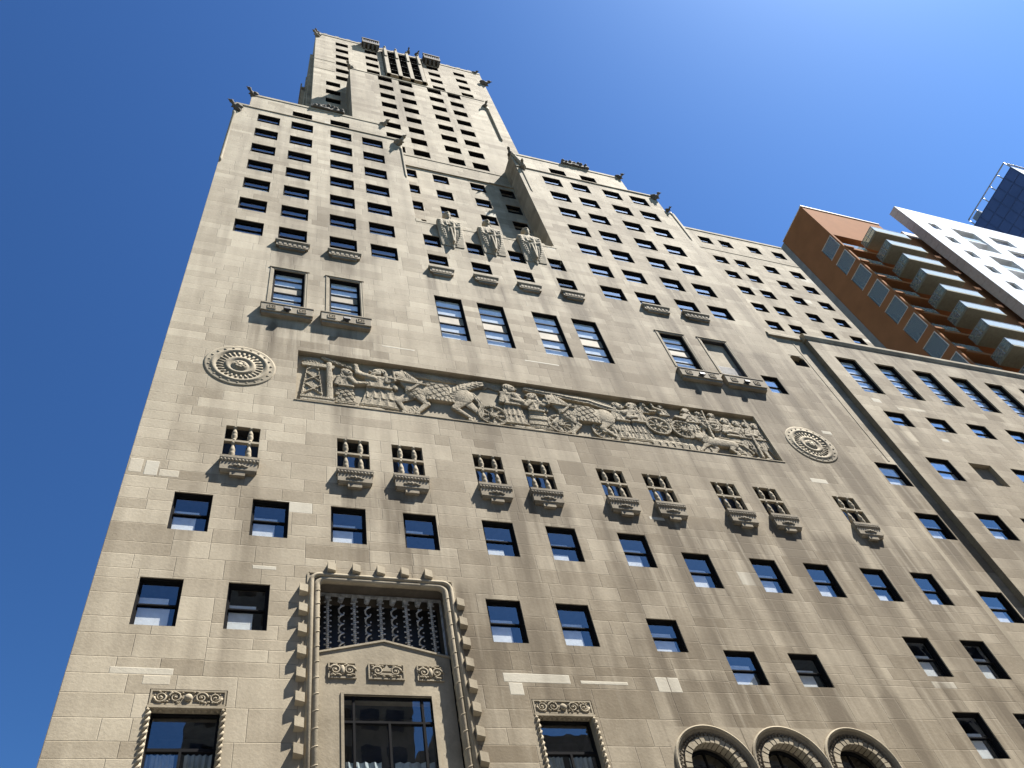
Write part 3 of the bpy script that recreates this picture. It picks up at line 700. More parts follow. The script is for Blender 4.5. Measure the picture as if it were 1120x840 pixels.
# short collars on the inner roll
for z in [23.2-.62*i for i in range(20)]:          # shallow spiral bands on the inner roll
    for x in (3.48, 8.36): P.tube([(x+.128*math.cos(t*.42), .05+.128*math.sin(t*.42), z-.30+.028*t) for t in range(16)], .022, 5)
P.box(3.12, 3.2, -.03, .05, 6, 24.05); P.box(8.64, 8.72, -.03, .05, 6, 24.05); P.box(3.2, 8.64, -.03, .05, 24.08, 24.16)
ps = P.build('portal_surround', 'carved', T)
kb = MB(); s_ = .15      # faceted blocks outside the roll
kb.raw([(-s_, .0, 0), (s_, 0, 0), (s_, 0, .44), (-s_, 0, .44), (-s_, -.20, .1), (s_, -.15, .06), (s_, -.15, .40), (-s_, -.20, .44)], [(4, 5, 6, 7), (0, 1, 5, 4), (1, 2, 6, 5), (2, 3, 7, 6), (3, 0, 4, 7)])
kbm = kb.mesh('block', ['carved'], (0, 0, 0))
for i in range(13): inst('block', kbm, (3.0, .0, 22.98-.905*i), ps); inst('block', kbm, (8.84, .0, 22.75-.905*i), ps)
for i in range(5): inst('block', kbm, (4.0+.93*i, .0, 24.10), ps)
# recess above and behind the gabled front
GY = .26
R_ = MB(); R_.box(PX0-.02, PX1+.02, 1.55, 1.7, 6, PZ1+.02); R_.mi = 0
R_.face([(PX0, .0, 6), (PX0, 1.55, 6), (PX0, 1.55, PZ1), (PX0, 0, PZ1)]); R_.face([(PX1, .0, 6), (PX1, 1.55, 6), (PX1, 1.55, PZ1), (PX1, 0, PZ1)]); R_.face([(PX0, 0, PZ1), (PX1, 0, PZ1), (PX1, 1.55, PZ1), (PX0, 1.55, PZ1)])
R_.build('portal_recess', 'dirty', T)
b = MB(); b.box(PX0, PX1, 1.3, 1.35, 19.5, PZ1); b.build('dark_backing', 'iron_and_shade', T)  # opaque black sheet paints the dark room behind the screen
G = MB(); gx0, gx1, gm = 3.62, 8.24, 5.9
DX0, DX1, DZ1 = 4.36, 7.53, 19.12
G.prism([(gx0, DZ1), (DX0, DZ1), (DX1, DZ1), (gx1, DZ1), (gx1, 20.72), (gm, 21.3), (gx0, 20.72)], GY, GY+.3)
G.box(gx0, DX0, GY, GY+.55, 6, DZ1); G.box(DX1, gx1, GY, GY+.55, 6, DZ1)
G.prism([(gx0-.02, 20.72), (gm, 21.3), (gx1+.02, 20.72), (gx1+.02, 20.79), (gm, 21.38), (gx0-.02, 20.79)], GY-.04, GY+.32)
for x, t in ((DX0, .0), (DX1-.1, 0)): G.box(x, x+.1, GY-.03, GY+.02, 6, DZ1)
G.box(DX0, DX1, GY-.03, GY+.02, DZ1, DZ1+.07); G.box(DX0, DX1, GY+.02, GY+.55, DZ1-.02, DZ1+.1)
gb = G.build('portal_gable', 'carved', T)
def carved_panel(x0, x1, z0, z1, y, parent, seed, name='carved_panel', centre='tri'):
    rng = random.Random(seed); b = MB(); mx = (x0+x1)/2; mz = (z0+z1)/2; h = z1-z0; w = x1-x0
    b.box(x0, x1, y-.02, y-.008, z0, z1)
    for a in ((x0, x1, z0, z0+.05), (x0, x1, z1-.05, z1), (x0, x0+.05, z0+.05, z1-.05), (x1-.05, x1, z0+.05, z1-.05)): b.box(a[0], a[1], y-.05, y-.02, a[2], a[3])
    for s in (-1, 1):
        for cx, dr in (((mx+s*w*.17, 1), (mx+s*w*.36, -1)) if centre == 'sun' else ((mx+s*w*.25, 1),)):
            rr = .36 if centre == 'sun' else .29; pts = [(cx+s*math.cos(t)*h*rr*(1-.075*t), y-.045, mz+dr*math.sin(t)*h*rr*(1-.075*t)) for t in [i*.4 for i in range(26)]]
            b.tube(pts, [h*.075*(1-.025*i) for i in range(26)], 6)
            for q in range(7): a = q*.9; b.ell((cx+math.cos(a)*h*.36, y-.03, mz+math.sin(a)*h*.34), (h*.06, .035, h*.05), 6)
            b.ell((cx, y-.04, mz), (h*.09, .045, h*.09), 8)
        for i in range(7): b.ell((mx+s*w*(.08+.05*i+rng.uniform(-.01, .01)), y-.04, mz+h*rng.choice([-.34, .34, .3, -.28])), (h*.09, .05, h*.06), 6)
    if centre == 'tri': b.prism([(mx-.16, mz-.02), (mx+.16, mz-.02), (mx, mz+.24)], y-.08, y-.02); b.box(mx-.3, mx+.3, y-.07, y-.02, mz-.16, mz-.08)
    elif centre == 'sun': b.ell((mx, y-.05, mz), (h*.24, .07, h*.24), 12)
    else: b.ell((mx, y-.05, mz), (h*.14, .06, h*.3), 8)
    return b.build(name, 'carved', parent)
carved_panel(3.94, 4.9, 19.72, 20.36, GY, gb, 1, centre='x'); carved_panel(5.3, 6.56, 19.72, 20.36, GY, gb, 2); carved_panel(7.0, 7.95, 19.72, 20.36, GY, gb, 3, centre='x')
window(T, DX0, .15, 6, DX1-DX0, DZ1-6, 'portal', 'curtain', name='portal_window', bmat='curtain')
# bronze screen of twisted posts
gr = MB(); gr.box(PX0, PX1, .62, .70, PZ1-.12, PZ1-.02); gr.box(PX0, PX1, .62, .70, 20.3, 20.4); gr.box(PX0, PX0+.06, .62, .70, 20.4, PZ1-.12); gr.box(PX1-.06, PX1, .62, .70, 20.4, PZ1-.12); grille = gr.build('portal_grille', 'bronze', T)
for i in range(9):
    x = 3.98+.49*i; y = .66; b = MB(); z0, z1 = 20.4, PZ1-.12
    b.box(x-.1, x+.1, y-.1, y+.1, z1-.14, z1); b.prism([(x-.1, z1-.14), (x+.1, z1-.14), (x+.05, z1-.26), (x-.05, z1-.26)], y-.08, y+.08)
    if i % 2:
        n = 66; b.tube([(x+.085*math.cos(t*.5), y+.085*math.sin(t*.5), z0+.7+(z1-.34-z0-.7)*t/n) for t in range(n+1)], .033, 6)
        for t in range(14): b.ell((x+.1*(1 if t % 2 else -1), y-.03, z0+.8+t*.18), (.035, .035, .035), 6)
    else:
        b.tube([(x, y, z0), (x, y, z1-.3)], .03, 6)
        for t in range(24): b.lathe([(0, 0), (.05, .01), (.068, .04), (.03, .085), (0, .09)], (x, y, z0+.72+t*.098), n=7)
        for t in range(10): b.ell((x+.1, y-.02, z0+.85+t*.24), (.05, .03, .035), 6); b.ell((x-.1, y-.02, z0+.75+t*.24), (.05, .03, .035), 6)
    b.lathe([(0, -.1), (.13, -.1), (.15, .2), (.1, .42), (.05, .55), (.07, .7), (0, .72)], (x, y, z0), n=10)
    b.build('twisted_post', 'bronze', grille)

# ------------------------------------------------------------------ ornate windows
for oi, c in enumerate(ORN):
    x0, x1 = c-1.135, c+1.135
    b = MB()
    b.box(x0, x1, .035, .5, 18.36, 18.95); b.box(x0, x1, -.02, .5, 18.30, 18.38); b.box(x0, x0+.14, .05, .5, 11.5, 18.3); b.box(x1-.14, x1, .05, .5, 11.5, 18.3)
    b.prism([(x0, 11.4), (x1, 11.4), (x1, 11.56), (x0, 11.56)], -.15, .5)
    # splayed reveal: soffit and jambs running back to the glass
    for i in range(11): 
        xx = x0+.2+(x1-x0-.4)*i/10; b.ell((xx, .16, 18.29), (.075, .09, .04), 8)
    o = b.build('ornate_window', 'carved', T, 'big window under a scrolled lintel beside the portal' if oi == 0 else None)
    carved_panel(x0+.03, x1-.03, 18.40, 18.93, .05, o, 5+oi, 'carved_lintel', 'sun')
    for x in (x0+.06, x1-.06):
        r = MB(); n = 110
        for ph in (0, math.pi): r.tube([(x+.055*math.cos(t*.9+ph), .02+.055*math.sin(t*.9+ph), 11.6+6.65*t/n) for t in range(n+1)], .045, 6)
        r.build('rope_moulding', 'carved', o)
    window(T, x0+.14, .12, 11.56, 2.27-.28, 18.3-11.56, 'door', 'curtain', name='ornate_window_frame', bmat='curtain')

# ------------------------------------------------------------------ arched windows
for c in ARC:
    b = MB(); n = 32
    prof = [(1.60, .03), (1.60, -.08), (1.55, -.11), (1.50, -.08), (1.48, -.02), (1.46, .0)]
    vs = []; fs = []
    angs = [('j', 0)]+[('a', math.pi*i/n) for i in range(n+1)]+[('j', 1)]
    for kind, a in angs:
        for r, y in prof:
            if kind == 'j': vs.append((c+(r if a == 0 else -r), y, 12.6))
            else: vs.append((c+r*math.cos(a), y, AZ+r*math.sin(a)))
    k = len(prof)
    for i in range(len(angs)-1):
        for j in range(k-1): fs.append((i*k+j, i*k+j+1, (i+1)*k+j+1, (i+1)*k+j))
    b.raw(vs, fs)
    o = b.build('arched_window', 'carved', T)
    d = MB(); prof = [(1.47, -.03), (1.38, .08), (1.28, .13), (1.20, .13), (1.20, .5), (.95, .5), (.95, .7)]; k = len(prof); vs = []; fs = []
    for kind, a in angs:
        for r, y in prof: vs.append((c+(r if a == 0 else -r), y, 12.6) if kind == 'j' else (c+r*math.cos(a), y, AZ+r*math.sin(a)))
    for i in range(len(angs)-1):
        for j in range(k-1): fs.append((i*k+j, i*k+j+1, (i+1)*k+j+1, (i+1)*k+j))
    d.raw(vs, fs)
    for i in range(54):   # carved leaf band, zigzag stems and buds
        a = math.pi*(i+.5)/54; rr = 1.345+(.055 if i % 2 else -.055); d.ell((c+rr*math.cos(a), .08, AZ+rr*math.sin(a)), (.05, .04, .05), 6)
    d.tube([(c+(1.345+(.07 if i % 2 else -.07))*math.cos(math.pi*i/54), .07, AZ+(1.345+(.07 if i % 2 else -.07))*math.sin(math.pi*i/54)) for i in range(55)], .022, 5)
    d.build('carved_band', 'weathered', o)  # darker stone paints the shade of the carved groove
    v = MB()              # voussoirs with open joints
    for i in range(17):
        a0, a1 = math.pi*i/17+.014, math.pi*(i+1)/17-.014
        pts = [(c+.96*math.cos(a0), AZ+.96*math.sin(a0)), (c+1.2*math.cos(a0), AZ+1.2*math.sin(a0)), (c+1.2*math.cos((a0+a1)/2), AZ+1.2*math.sin((a0+a1)/2)), (c+1.2*math.cos(a1), AZ+1.2*math.sin(a1)), (c+.96*math.cos(a1), AZ+.96*math.sin(a1)), (c+.96*math.cos((a0+a1)/2), AZ+.96*math.sin((a0+a1)/2))]
        v.prism(pts, .0+.012*(i % 3), .4)
    v.build('voussoir_ring', 'carved', o)
    f = MB()
    for y0, r0, r1 in ((.5, .86, .97), ):
        for i in range(24):
            a0, a1 = math.pi*i/24, math.pi*(i+1)/24
            f.prism([(c+r0*math.cos(a0), AZ+r0*math.sin(a0)), (c+r1*math.cos(a0), AZ+r1*math.sin(a0)), (c+r1*math.cos(a1), AZ+r1*math.sin(a1)), (c+r0*math.cos(a1), AZ+r0*math.sin(a1))], y0, y0+.12)
    f.box(c-.97, c-.86, .5, .62, 12.6, AZ); f.box(c+.86, c+.97, .5, .62, 12.6, AZ); f.box(c-.86, c+.86, .52, .6, AZ-.5, AZ-.42); f.box(c-.03, c+.03, .52, .6, 12.6, AZ+.9)
    f.box(c-1.0, c+1.0, 1.5, 1.55, 12.5, AZ+1.0); f.box(c-1.0, c+1.0, .6, 1.5, 12.4, 12.5)
    f.build('frame', 'frame', o)
    p = MB(); p.face([(c-.95, .56, 12.6)]+[(c+.95, .56, 12.6)]+[(c+.95*math.cos(math.pi*i/20), .56, AZ+.95*math.sin(math.pi*i/20)) for i in range(21)]); p.build('pane', 'glass', o)
b = MB(); b.box(ARC[0]-1.56, ARC[2]+1.56, .0, .3, 12.3, 12.62); 
for c0, c1 in zip(ARC[:-1], ARC[1:]): pass
b.build('arcade_sill', 'carved', T)

# ------------------------------------------------------------------ carved procession frieze
fx0, fx1, fz0, fz1 = FRZ
BYF = .29
F_ = MB(); F_.box(fx0, fx1, BYF-.005, BYF+.05, fz0, fz1)
F_.prism_x([(-.03, fz0-.05), (-.03, fz0), (BYF, fz0+.22), (BYF, fz0-.05)], fx0-.05, fx1+.1)
rf = random.Random(11)
fr_ = F_.build('frieze', 'carved', T, 'long recessed relief of a procession with robed men, horses, a chariot and a lion')
import numpy as np
RN = np.random.default_rng(5)
def relief(name, prims, res=.034, top=.30):
    """prims are 2-D shapes in the plane of the panel: each has a level above the ground, a rounded profile and a carved pattern"""
    xs = [q for p in prims for q in (p['bb'][0], p['bb'][1])]; zs = [q for p in prims for q in (p['bb'][2], p['bb'][3])]
    x0, x1, z0, z1 = max(fx0+.02, min(xs)), min(fx1-.02, max(xs)), max(fz0+.02, min(zs)), min(fz1-.02, max(zs))
    nx, nz = int((x1-x0)/res)+2, int((z1-z0)/res)+2
    X, Zg = np.meshgrid(np.linspace(x0, x1, nx), np.linspace(z0, z1, nz)); H = np.full(X.shape, -1.)
    for p in prims:
        d, ca, ra = p['f'](X, Zg); ins = d < 1
        h = p['lev']+p['b']*np.sqrt(np.clip(1-d*d, 0, 1))
        if p.get('tex') is not None: h = h+p['tex'](X, Zg, ca, ra)
        H = np.where(ins & (h > H), h, H)
    H = np.where(H > 0, np.clip(H+RN.normal(0, .0045, H.shape), .03, top), -1)
    ins = H > 0; vid = -np.ones(H.shape, int); mb = MB(); vs = []; fs = []
    def vert(i, j):
        if vid[i, j] < 0: vid[i, j] = len(vs); vs.append((X[i, j], BYF-H[i, j], Zg[i, j]))
        return vid[i, j]
    cell = ins[:-1, :-1] & ins[1:, :-1] & ins[:-1, 1:] & ins[1:, 1:]
    for i, j in zip(*np.nonzero(cell)): fs.append((vert(i, j), vert(i, j+1), vert(i+1, j+1), vert(i+1, j)))
    pad = np.pad(cell, 1); low = {}
    def lo(a):
        if a not in low: low[a] = len(vs); vs.append((vs[a][0], BYF+.01, vs[a][2]))
        return low[a]
    for i, j in zip(*np.nonzero(cell)):
        c = (vid[i, j], vid[i, j+1], vid[i+1, j+1], vid[i+1, j])
        for k, (di, dj) in enumerate(((-1, 0), (0, 1), (1, 0), (0, -1))):
            if not pad[i+1+di, j+1+dj]: a, b_ = c[k], c[(k+1) % 4]; fs.append((b_, a, lo(a), lo(b_)))
    if not fs: return
    mb.raw([tuple(map(float, q)) for q in vs], [tuple(int(a) for a in f) for f in fs], False); mb.build(name, 'carved', fr_)
def cap2(p0, p1, r0, r1, lev, b=.05, tex=None):
    (ax, az), (bx, bz) = p0, p1; L2 = (bx-ax)**2+(bz-az)**2+1e-9; L = math.sqrt(L2); m = max(r0, r1)
    def f(X, Z):
        t = np.clip(((X-ax)*(bx-ax)+(Z-az)*(bz-az))/L2, 0, 1); r = r0+(r1-r0)*t
        dx, dz = X-(ax+t*(bx-ax)), Z-(az+t*(bz-az)); side = ((bx-ax)*(Z-az)-(bz-az)*(X-ax))/L
        return np.hypot(dx, dz)/r, t*L, side/r
    return dict(f=f, lev=lev, b=b, tex=tex, bb=(min(ax, bx)-m, max(ax, bx)+m, min(az, bz)-m, max(az, bz)+m))
def ell2(c, rx, rz, lev, b=.05, tex=None, rot=0):
    cr, sr = math.cos(rot), math.sin(rot)
    def f(X, Z):
        u, w = (X-c[0])*cr+(Z-c[1])*sr, -(X-c[0])*sr+(Z-c[1])*cr
        return np.hypot(u/rx, w/rz), u, w/rz
    m = max(rx, rz); return dict(f=f, lev=lev, b=b, tex=tex, bb=(c[0]-m, c[0]+m, c[1]-m, c[1]+m))
def trap(x0, w0, z0, x1, w1, z1, lev, b=.04, tex=None):
    def f(X, Z):
        t = (Z-z0)/(z1-z0); xc = x0+(x1-x0)*t; w = w0+(w1-w0)*np.clip(t, 0, 1); s = (X-xc)/w
        return np.where((t < 0) | (t > 1), 9, np.abs(s)), Z, s
    return dict(f=f, lev=lev, b=b, tex=tex, bb=(min(x0-w0, x1-w1), max(x0+w0, x1+w1), min(z0, z1), max(z0, z1)))
def t_fold(n, a=.035): return lambda X, Z, ca, s: -a*np.abs(np.sin(s*n*1.57+.25*np.sin(ca*2.2)))
def t_scale(k=9, a=.03): return lambda X, Z, ca, s: -a*(np.abs(np.sin(X*k+Z*k*.6))*np.abs(np.sin(X*k*.6-Z*k)) < .25)
def t_rows(k=12, a=.03): return lambda X, Z, ca, s: -a*(np.sin(Z*k) > .55)
def t_hair(k=22, a=.025): return lambda X, Z, ca, s: -a*np.abs(np.sin(X*k+1.5*np.sin(Z*9)))
def t_feather(k=11, a=.035): return lambda X, Z, ca, s: -a*np.abs(np.sin((ca-.35*np.abs(s))*k))
def person(x, z, H, f=1, robe=True, lean=0., arm='chest', shield=False, spear=False, beard=False, w=1., L=.04, cloth=None):
    q = lambda a, h: (x+f*a*H*w+lean*h*H, z+h*H); P = []; cl = cloth or t_fold(4)
    if robe:
        a, b_ = q(-.01, .04), q(0, .56); P.append(trap(a[0], .185*H*w, a[1], b_[0], .115*H*w, b_[1], L+.02, .05, cl))
        P.append(trap(a[0], .195*H*w, z+.07*H, q(0, .13)[0], .18*H*w, z+.13*H, L+.05, .04, t_rows(40))); P.append(trap(q(-.03, .3)[0], .15*H*w, z+.28*H, b_[0], .125*H*w, b_[1], L+.05, .04, cl))
        for s in (.02, .16): P.append(ell2(q(s, .025), .085*H*w, .03*H, L+.05, .03))
    else:
        for s, g, l in ((1, .0, .06), (-1, .0, .03)):
            P.append(cap2(q(.02*s, .46), q(.1*s+.02, .26), .075*H, .055*H, L+l, .05)); P.append(cap2(q(.1*s+.02, .26), q(.13*s-.02, .05), .05*H, .03*H, L+l, .04)); P.append(ell2(q(.13*s+.03, .025), .075*H*w, .025*H, L+l, .03))
        a, b_ = q(0, .33), q(0, .58); P.append(trap(a[0], .165*H*w, a[1], b_[0], .11*H*w, b_[1], L+.09, .04, cl))
    P.append(trap(q(0, .53)[0], .12*H*w, z+.53*H, q(.0, .79)[0], .155*H*w, z+.79*H, L+.08, .05, t_scale() if not robe else t_fold(3, .03)))
    P.append(trap(q(0, .52)[0], .125*H*w, z+.52*H, q(0, .56)[0], .125*H*w, z+.56*H, L+.14, .02))
    P.append(ell2(q(.0, .785), .17*H*w, .05*H, L+.08, .05)); P.append(cap2(q(.01, .8), q(.02, .88), .05*H, .05*H, L+.06, .04))
    P.append(ell2(q(.03, .91), .068*H, .08*H, L+.12, .07)); P.append(ell2(q(.095, .905), .028*H, .02*H, L+.12, .04)); P.append(ell2(q(.05, .925), .018*H, .01*H, L+.2, .02))
    P.append(ell2(q(-.01, .95), .085*H, .06*H, L+.14, .05, t_hair())); P.append(cap2(q(-.045, .93), q(-.07, .82), .045*H, .035*H, L+.11, .04, t_hair()))
    if beard: P.append(cap2(q(.06, .865), q(.09, .77), .045*H, .02*H, L+.15, .04, t_rows(45)))
    e = {'down': ((.1, .6), (.15, .46)), 'up': ((.22, .82), (.24, 1.0)), 'fwd': ((.15, .63), (.33, .66)), 'back': ((-.17, .62), (-.28, .52)), 'chest': ((.15, .6), (.02, .63))}[arm]
    P.append(cap2(q(.06, .76), q(*e[0]), .052*H, .045*H, L+.14, .05)); P.append(cap2(q(*e[0]), q(*e[1]), .042*H, .032*H, L+.16, .04)); P.append(ell2(q(*e[1]), .04*H, .036*H, L+.17, .03))
    P.append(cap2(q(-.1, .76), q(-.16, .58), .05*H, .04*H, L+.07, .04))
    if shield:
        c = q(.1, .5); P.append(ell2(c, .2*H, .2*H, L+.14, .03, lambda X, Z, ca, s: -.04*(np.abs(np.sin(np.hypot(X-c[0], Z-c[1])*16)) < .35))); P.append(ell2(c, .05*H, .05*H, L+.18, .05))
    if spear: P.append(cap2(q(.3, .03), q(.2, 1.05), .028*H, .022*H, L+.17, .02))
    relief('relief_figure', P)
def horse(x, z, L_, H, f=-1, L=.05):
    q = lambda a, h: (x+f*a*L_, z+h*H); P = []
    for (hx, kx, fx_, l) in ((.24, .40, .34, .02), (.18, .10, .20, .07), (-.30, -.20, -.36, .07), (-.34, -.44, -.50, .02)):
        P.append(cap2(q(hx, .5), q(kx, .30), .10*H, .055*H, L+l, .05)); P.append(cap2(q(kx, .30), q(fx_, .09), .05*H, .032*H, L+l, .04)); P.append(ell2(q(fx_+.012, .045), .03*L_, .045*H, L+l+.01, .03))
    P.append(cap2(q(-.27, .63), q(.18, .62), .18*H, .165*H, L+.06, .08)); P.append(ell2(q(-.30, .63), .13*L_, .2*H, L+.08, .08)); P.append(ell2(q(.22, .6), .10*L_, .2*H, L+.09, .07, t_scale(10)))
    P.append(cap2(q(.22, .7), q(.36, .90), .17*H, .10*H, L+.1, .06)); P.append(cap2(q(.37, .92), q(.50, .70), .095*H, .05*H, L+.13, .06)); P.append(ell2(q(.40, .885), .014*L_, .018*H, L+.23, .02))
    P.append(cap2(q(.35, .98), q(.33, 1.06), .03*H, .012*H, L+.14, .03)); P.append(cap2(q(.31, .98), q(.14, .72), .06*H, .07*H, L+.13, .05, t_hair(26)))
    P.append(cap2(q(-.42, .7), q(-.50, .52), .06*H, .05*H, L+.07, .04, t_hair())); P.append(cap2(q(-.50, .52), q(-.49, .2), .05*H, .03*H, L+.07, .04, t_hair()))
    c0, c1 = q(-.22, .4), q(.12, .4); xa = (c0[0]+c1[0])/2; P.append(trap(xa, .15*L_, z+.42*H, xa, .13*L_, z+.83*H, L+.13, .04, t_scale(8)))
    P.append(trap(xa, .155*L_, z+.40*H, xa, .155*L_, z+.46*H, L+.17, .02, lambda X, Z, ca, s: -.03*(np.sin(X*30) > 0)))
    P.append(cap2(q(.28, .55), q(.13, .80), .022*H, .022*H, L+.2, .02)); P.append(cap2(q(.48, .78), q(.10, .74), .016*H, .016*H, L+.22, .01)); P.append(cap2(q(.43, .96), q(.42, .72), .016*H, .016*H, L+.22, .01))
    relief('relief_horse', P)
def wheel(cx, cz, r, L=.06, n=8):
    an = lambda X, Z: np.arctan2(Z-cz, X-cx); rr = lambda X, Z: np.hypot(X-cx, Z-cz)/r
    tx = lambda X, Z, ca, s: -.06*((rr(X, Z) > .34) & (rr(X, Z) < .76) & (np.cos(an(X, Z)*n) < .35))+.03*(rr(X, Z) > .8)+.05*(rr(X, Z) < .24)-.02*(np.abs(np.sin(rr(X, Z)*22)) < .2)
    relief('relief_wheel', [ell2((cx, cz), r, r, L+.07, .01, tx)])
def lion(x, z, L_, H, L=.06):
    f = -1; q = lambda a, h: (x+f*a*L_, z+h*H); P = []
    for (hx, kx, fx_, l) in ((.24, .36, .46, .07), (.16, .10, .18, .02), (-.28, -.20, -.30, .07), (-.32, -.42, -.50, .02)):
        P.append(cap2(q(hx, .55), q(kx, .3), .15*H, .085*H, L+l, .05)); P.append(cap2(q(kx, .3), q(fx_, .09), .08*H, .06*H, L+l, .04)); P.append(ell2(q(fx_+.02, .05), .045*L_, .055*H, L+l+.01, .03))
    P.append(cap2(q(-.3, .62), q(.2, .66), .2*H, .25*H, L+.06, .08)); P.append(ell2(q(.28, .74), .13*L_, .32*H, L+.11, .06, t_hair(30))); P.append(ell2(q(.40, .78), .075*L_, .17*H, L+.16, .05)); P.append(ell2(q(.46, .72), .04*L_, .09*H, L+.17, .04))
    P.append(cap2(q(-.38, .7), q(-.52, .62), .06*H, .05*H, L+.06, .04)); P.append(cap2(q(-.52, .62), q(-.62, .34), .05*H, .05*H, L+.06, .04)); P.append(ell2(q(-.64, .28), .03*L_, .09*H, L+.07, .04, t_hair()))
    relief('relief_lion', P)
def wing(pts, r0, r1, L=.03, name='relief_banner', tex=None): relief(name, [cap2(a, b_, r0+(r1-r0)*i/len(pts), r0+(r1-r0)*(i+1)/len(pts), L+.03, .05, tex or t_feather()) for i, (a, b_) in enumerate(zip(pts[:-1], pts[1:]))])
def block(x0, x1, z0, z1, L, tex, name='relief_block'): relief(name, [trap((x0+x1)/2, (x1-x0)/2, z0, (x0+x1)/2, (x1-x0)/2, z1, L, .01, tex)])
zb = fz0+.2; zt = fz1-.1
# siege tower at the left end
P_ = [trap(3.35, .85, zb, 3.35, .85, zb+.42, .2, .01, t_rows(20)), trap(3.1, .55, zb+.4, 3.1, .3, zb+3.0, .05, .01, lambda X, Z, ca, s: .07*((np.abs(np.sin(Z*3.3+X*3.0)) < .16) | (np.abs(np.sin(Z*3.3-X*3.0)) < .16) | (np.abs(s) > .84))), cap2((3.95, zb+.4), (3.9, zb+3.4), .17, .15, .14, .06), trap(3.35, .8, zb+3.0, 3.35, .85, zb+3.3, .15, .02), ell2((3.1, zb+3.55), .55, .3, .1, .06, t_hair())]
relief('relief_tower', P_)
person(4.75, zb, 3.1, 1, beard=True, arm='fwd', cloth=t_scale(10)); person(6.3, zb, 3.5, -1, lean=.06, arm='up', w=1.5, L=.06, beard=True)
wing([(3.6, zt-.1), (5.2, zt-.75), (6.4, zt-1.5)], .14, .12, .13); wing([(7.4, zt-.25), (9.5, zt-.35), (12.2, zt-.5)], .28, .2)
horse(9.3, zb, 4.9, 3.5); wing([(9.9, zb+2.0), (10.9, zb+2.9), (11.9, zb+3.5)], .35, .22, .14)
wheel(12.3, zb+.85, .85, .05); person(13.55, zb, 3.75, 1, arm='chest', L=.09); person(14.85, zb, 3.3, -1, arm='fwd', beard=True, cloth=t_rows(14), w=1.15)
wing([(12.2, zt-.2), (12.9, zt-.5)], .25, .3); wing([(14.6, zt-.3), (16.6, zt-.45), (18.3, zt-.6), (19.6, zt-1.0)], .2, .32, .13, 'relief_figure', t_fold(2))
horse(17.6, zb, 4.6, 3.3); wheel(16.1, zb+.9, .8, .02, 10); wheel(18.6, zb+.8, .75, .01, 10)
person(20.0, zb, 3.5, 1, arm='up', L=.07, cloth=t_fold(5)); person(20.95, zb, 3.7, -1, arm='chest', beard=True, L=.08)
block(21.2, 25.3, zb, zb+.36, .16, lambda X, Z, ca, s: -.04*(np.sin(X*14) > .6)); block(21.35, 25.2, zb+.36, zb+1.0, .1, lambda X, Z, ca, s: .05*np.abs(np.sin(X*8))*np.abs(np.sin((Z-zb)*5)))
wheel(22.15, zb+1.85, .8, .12); wheel(23.75, zb+1.8, .82, .13, 12)
person(21.75, zb+1.9, 2.0, 1, arm='fwd', L=.04); person(22.9, zb+1.95, 1.95, -1, arm='up', L=.05, w=1.2); person(24.5, zb+1.05, 2.8, -1, arm='fwd', robe=False, L=.12)
lion(25.7, zb-.02, 3.1, 1.65, .1); person(25.35, zb+1.45, 2.35, 1, shield=True, robe=False, L=.05); person(26.2, zb+1.3, 2.5, -1, shield=True, spear=True, L=.07)
person(27.0, zb, 3.5, -1, arm='chest', L=.06, cloth=t_rows(12))
for x, a in ((27.75, 'fwd'), (28.4, 'chest'), (29.0, 'fwd')): person(x, zb, 3.4, -1, robe=False, arm=a, w=.8, spear=(x > 28.8), L=.05)
for x, r in ((4.3, .3), (8.0, .35), (11.3, .3), (15.5, .28), (19.2, .3), (24.6, .25)): wing([(x, zb+.1), (x+.3, zb+.7)], r, r*.5, .0, 'relief_plant', t_hair(18))
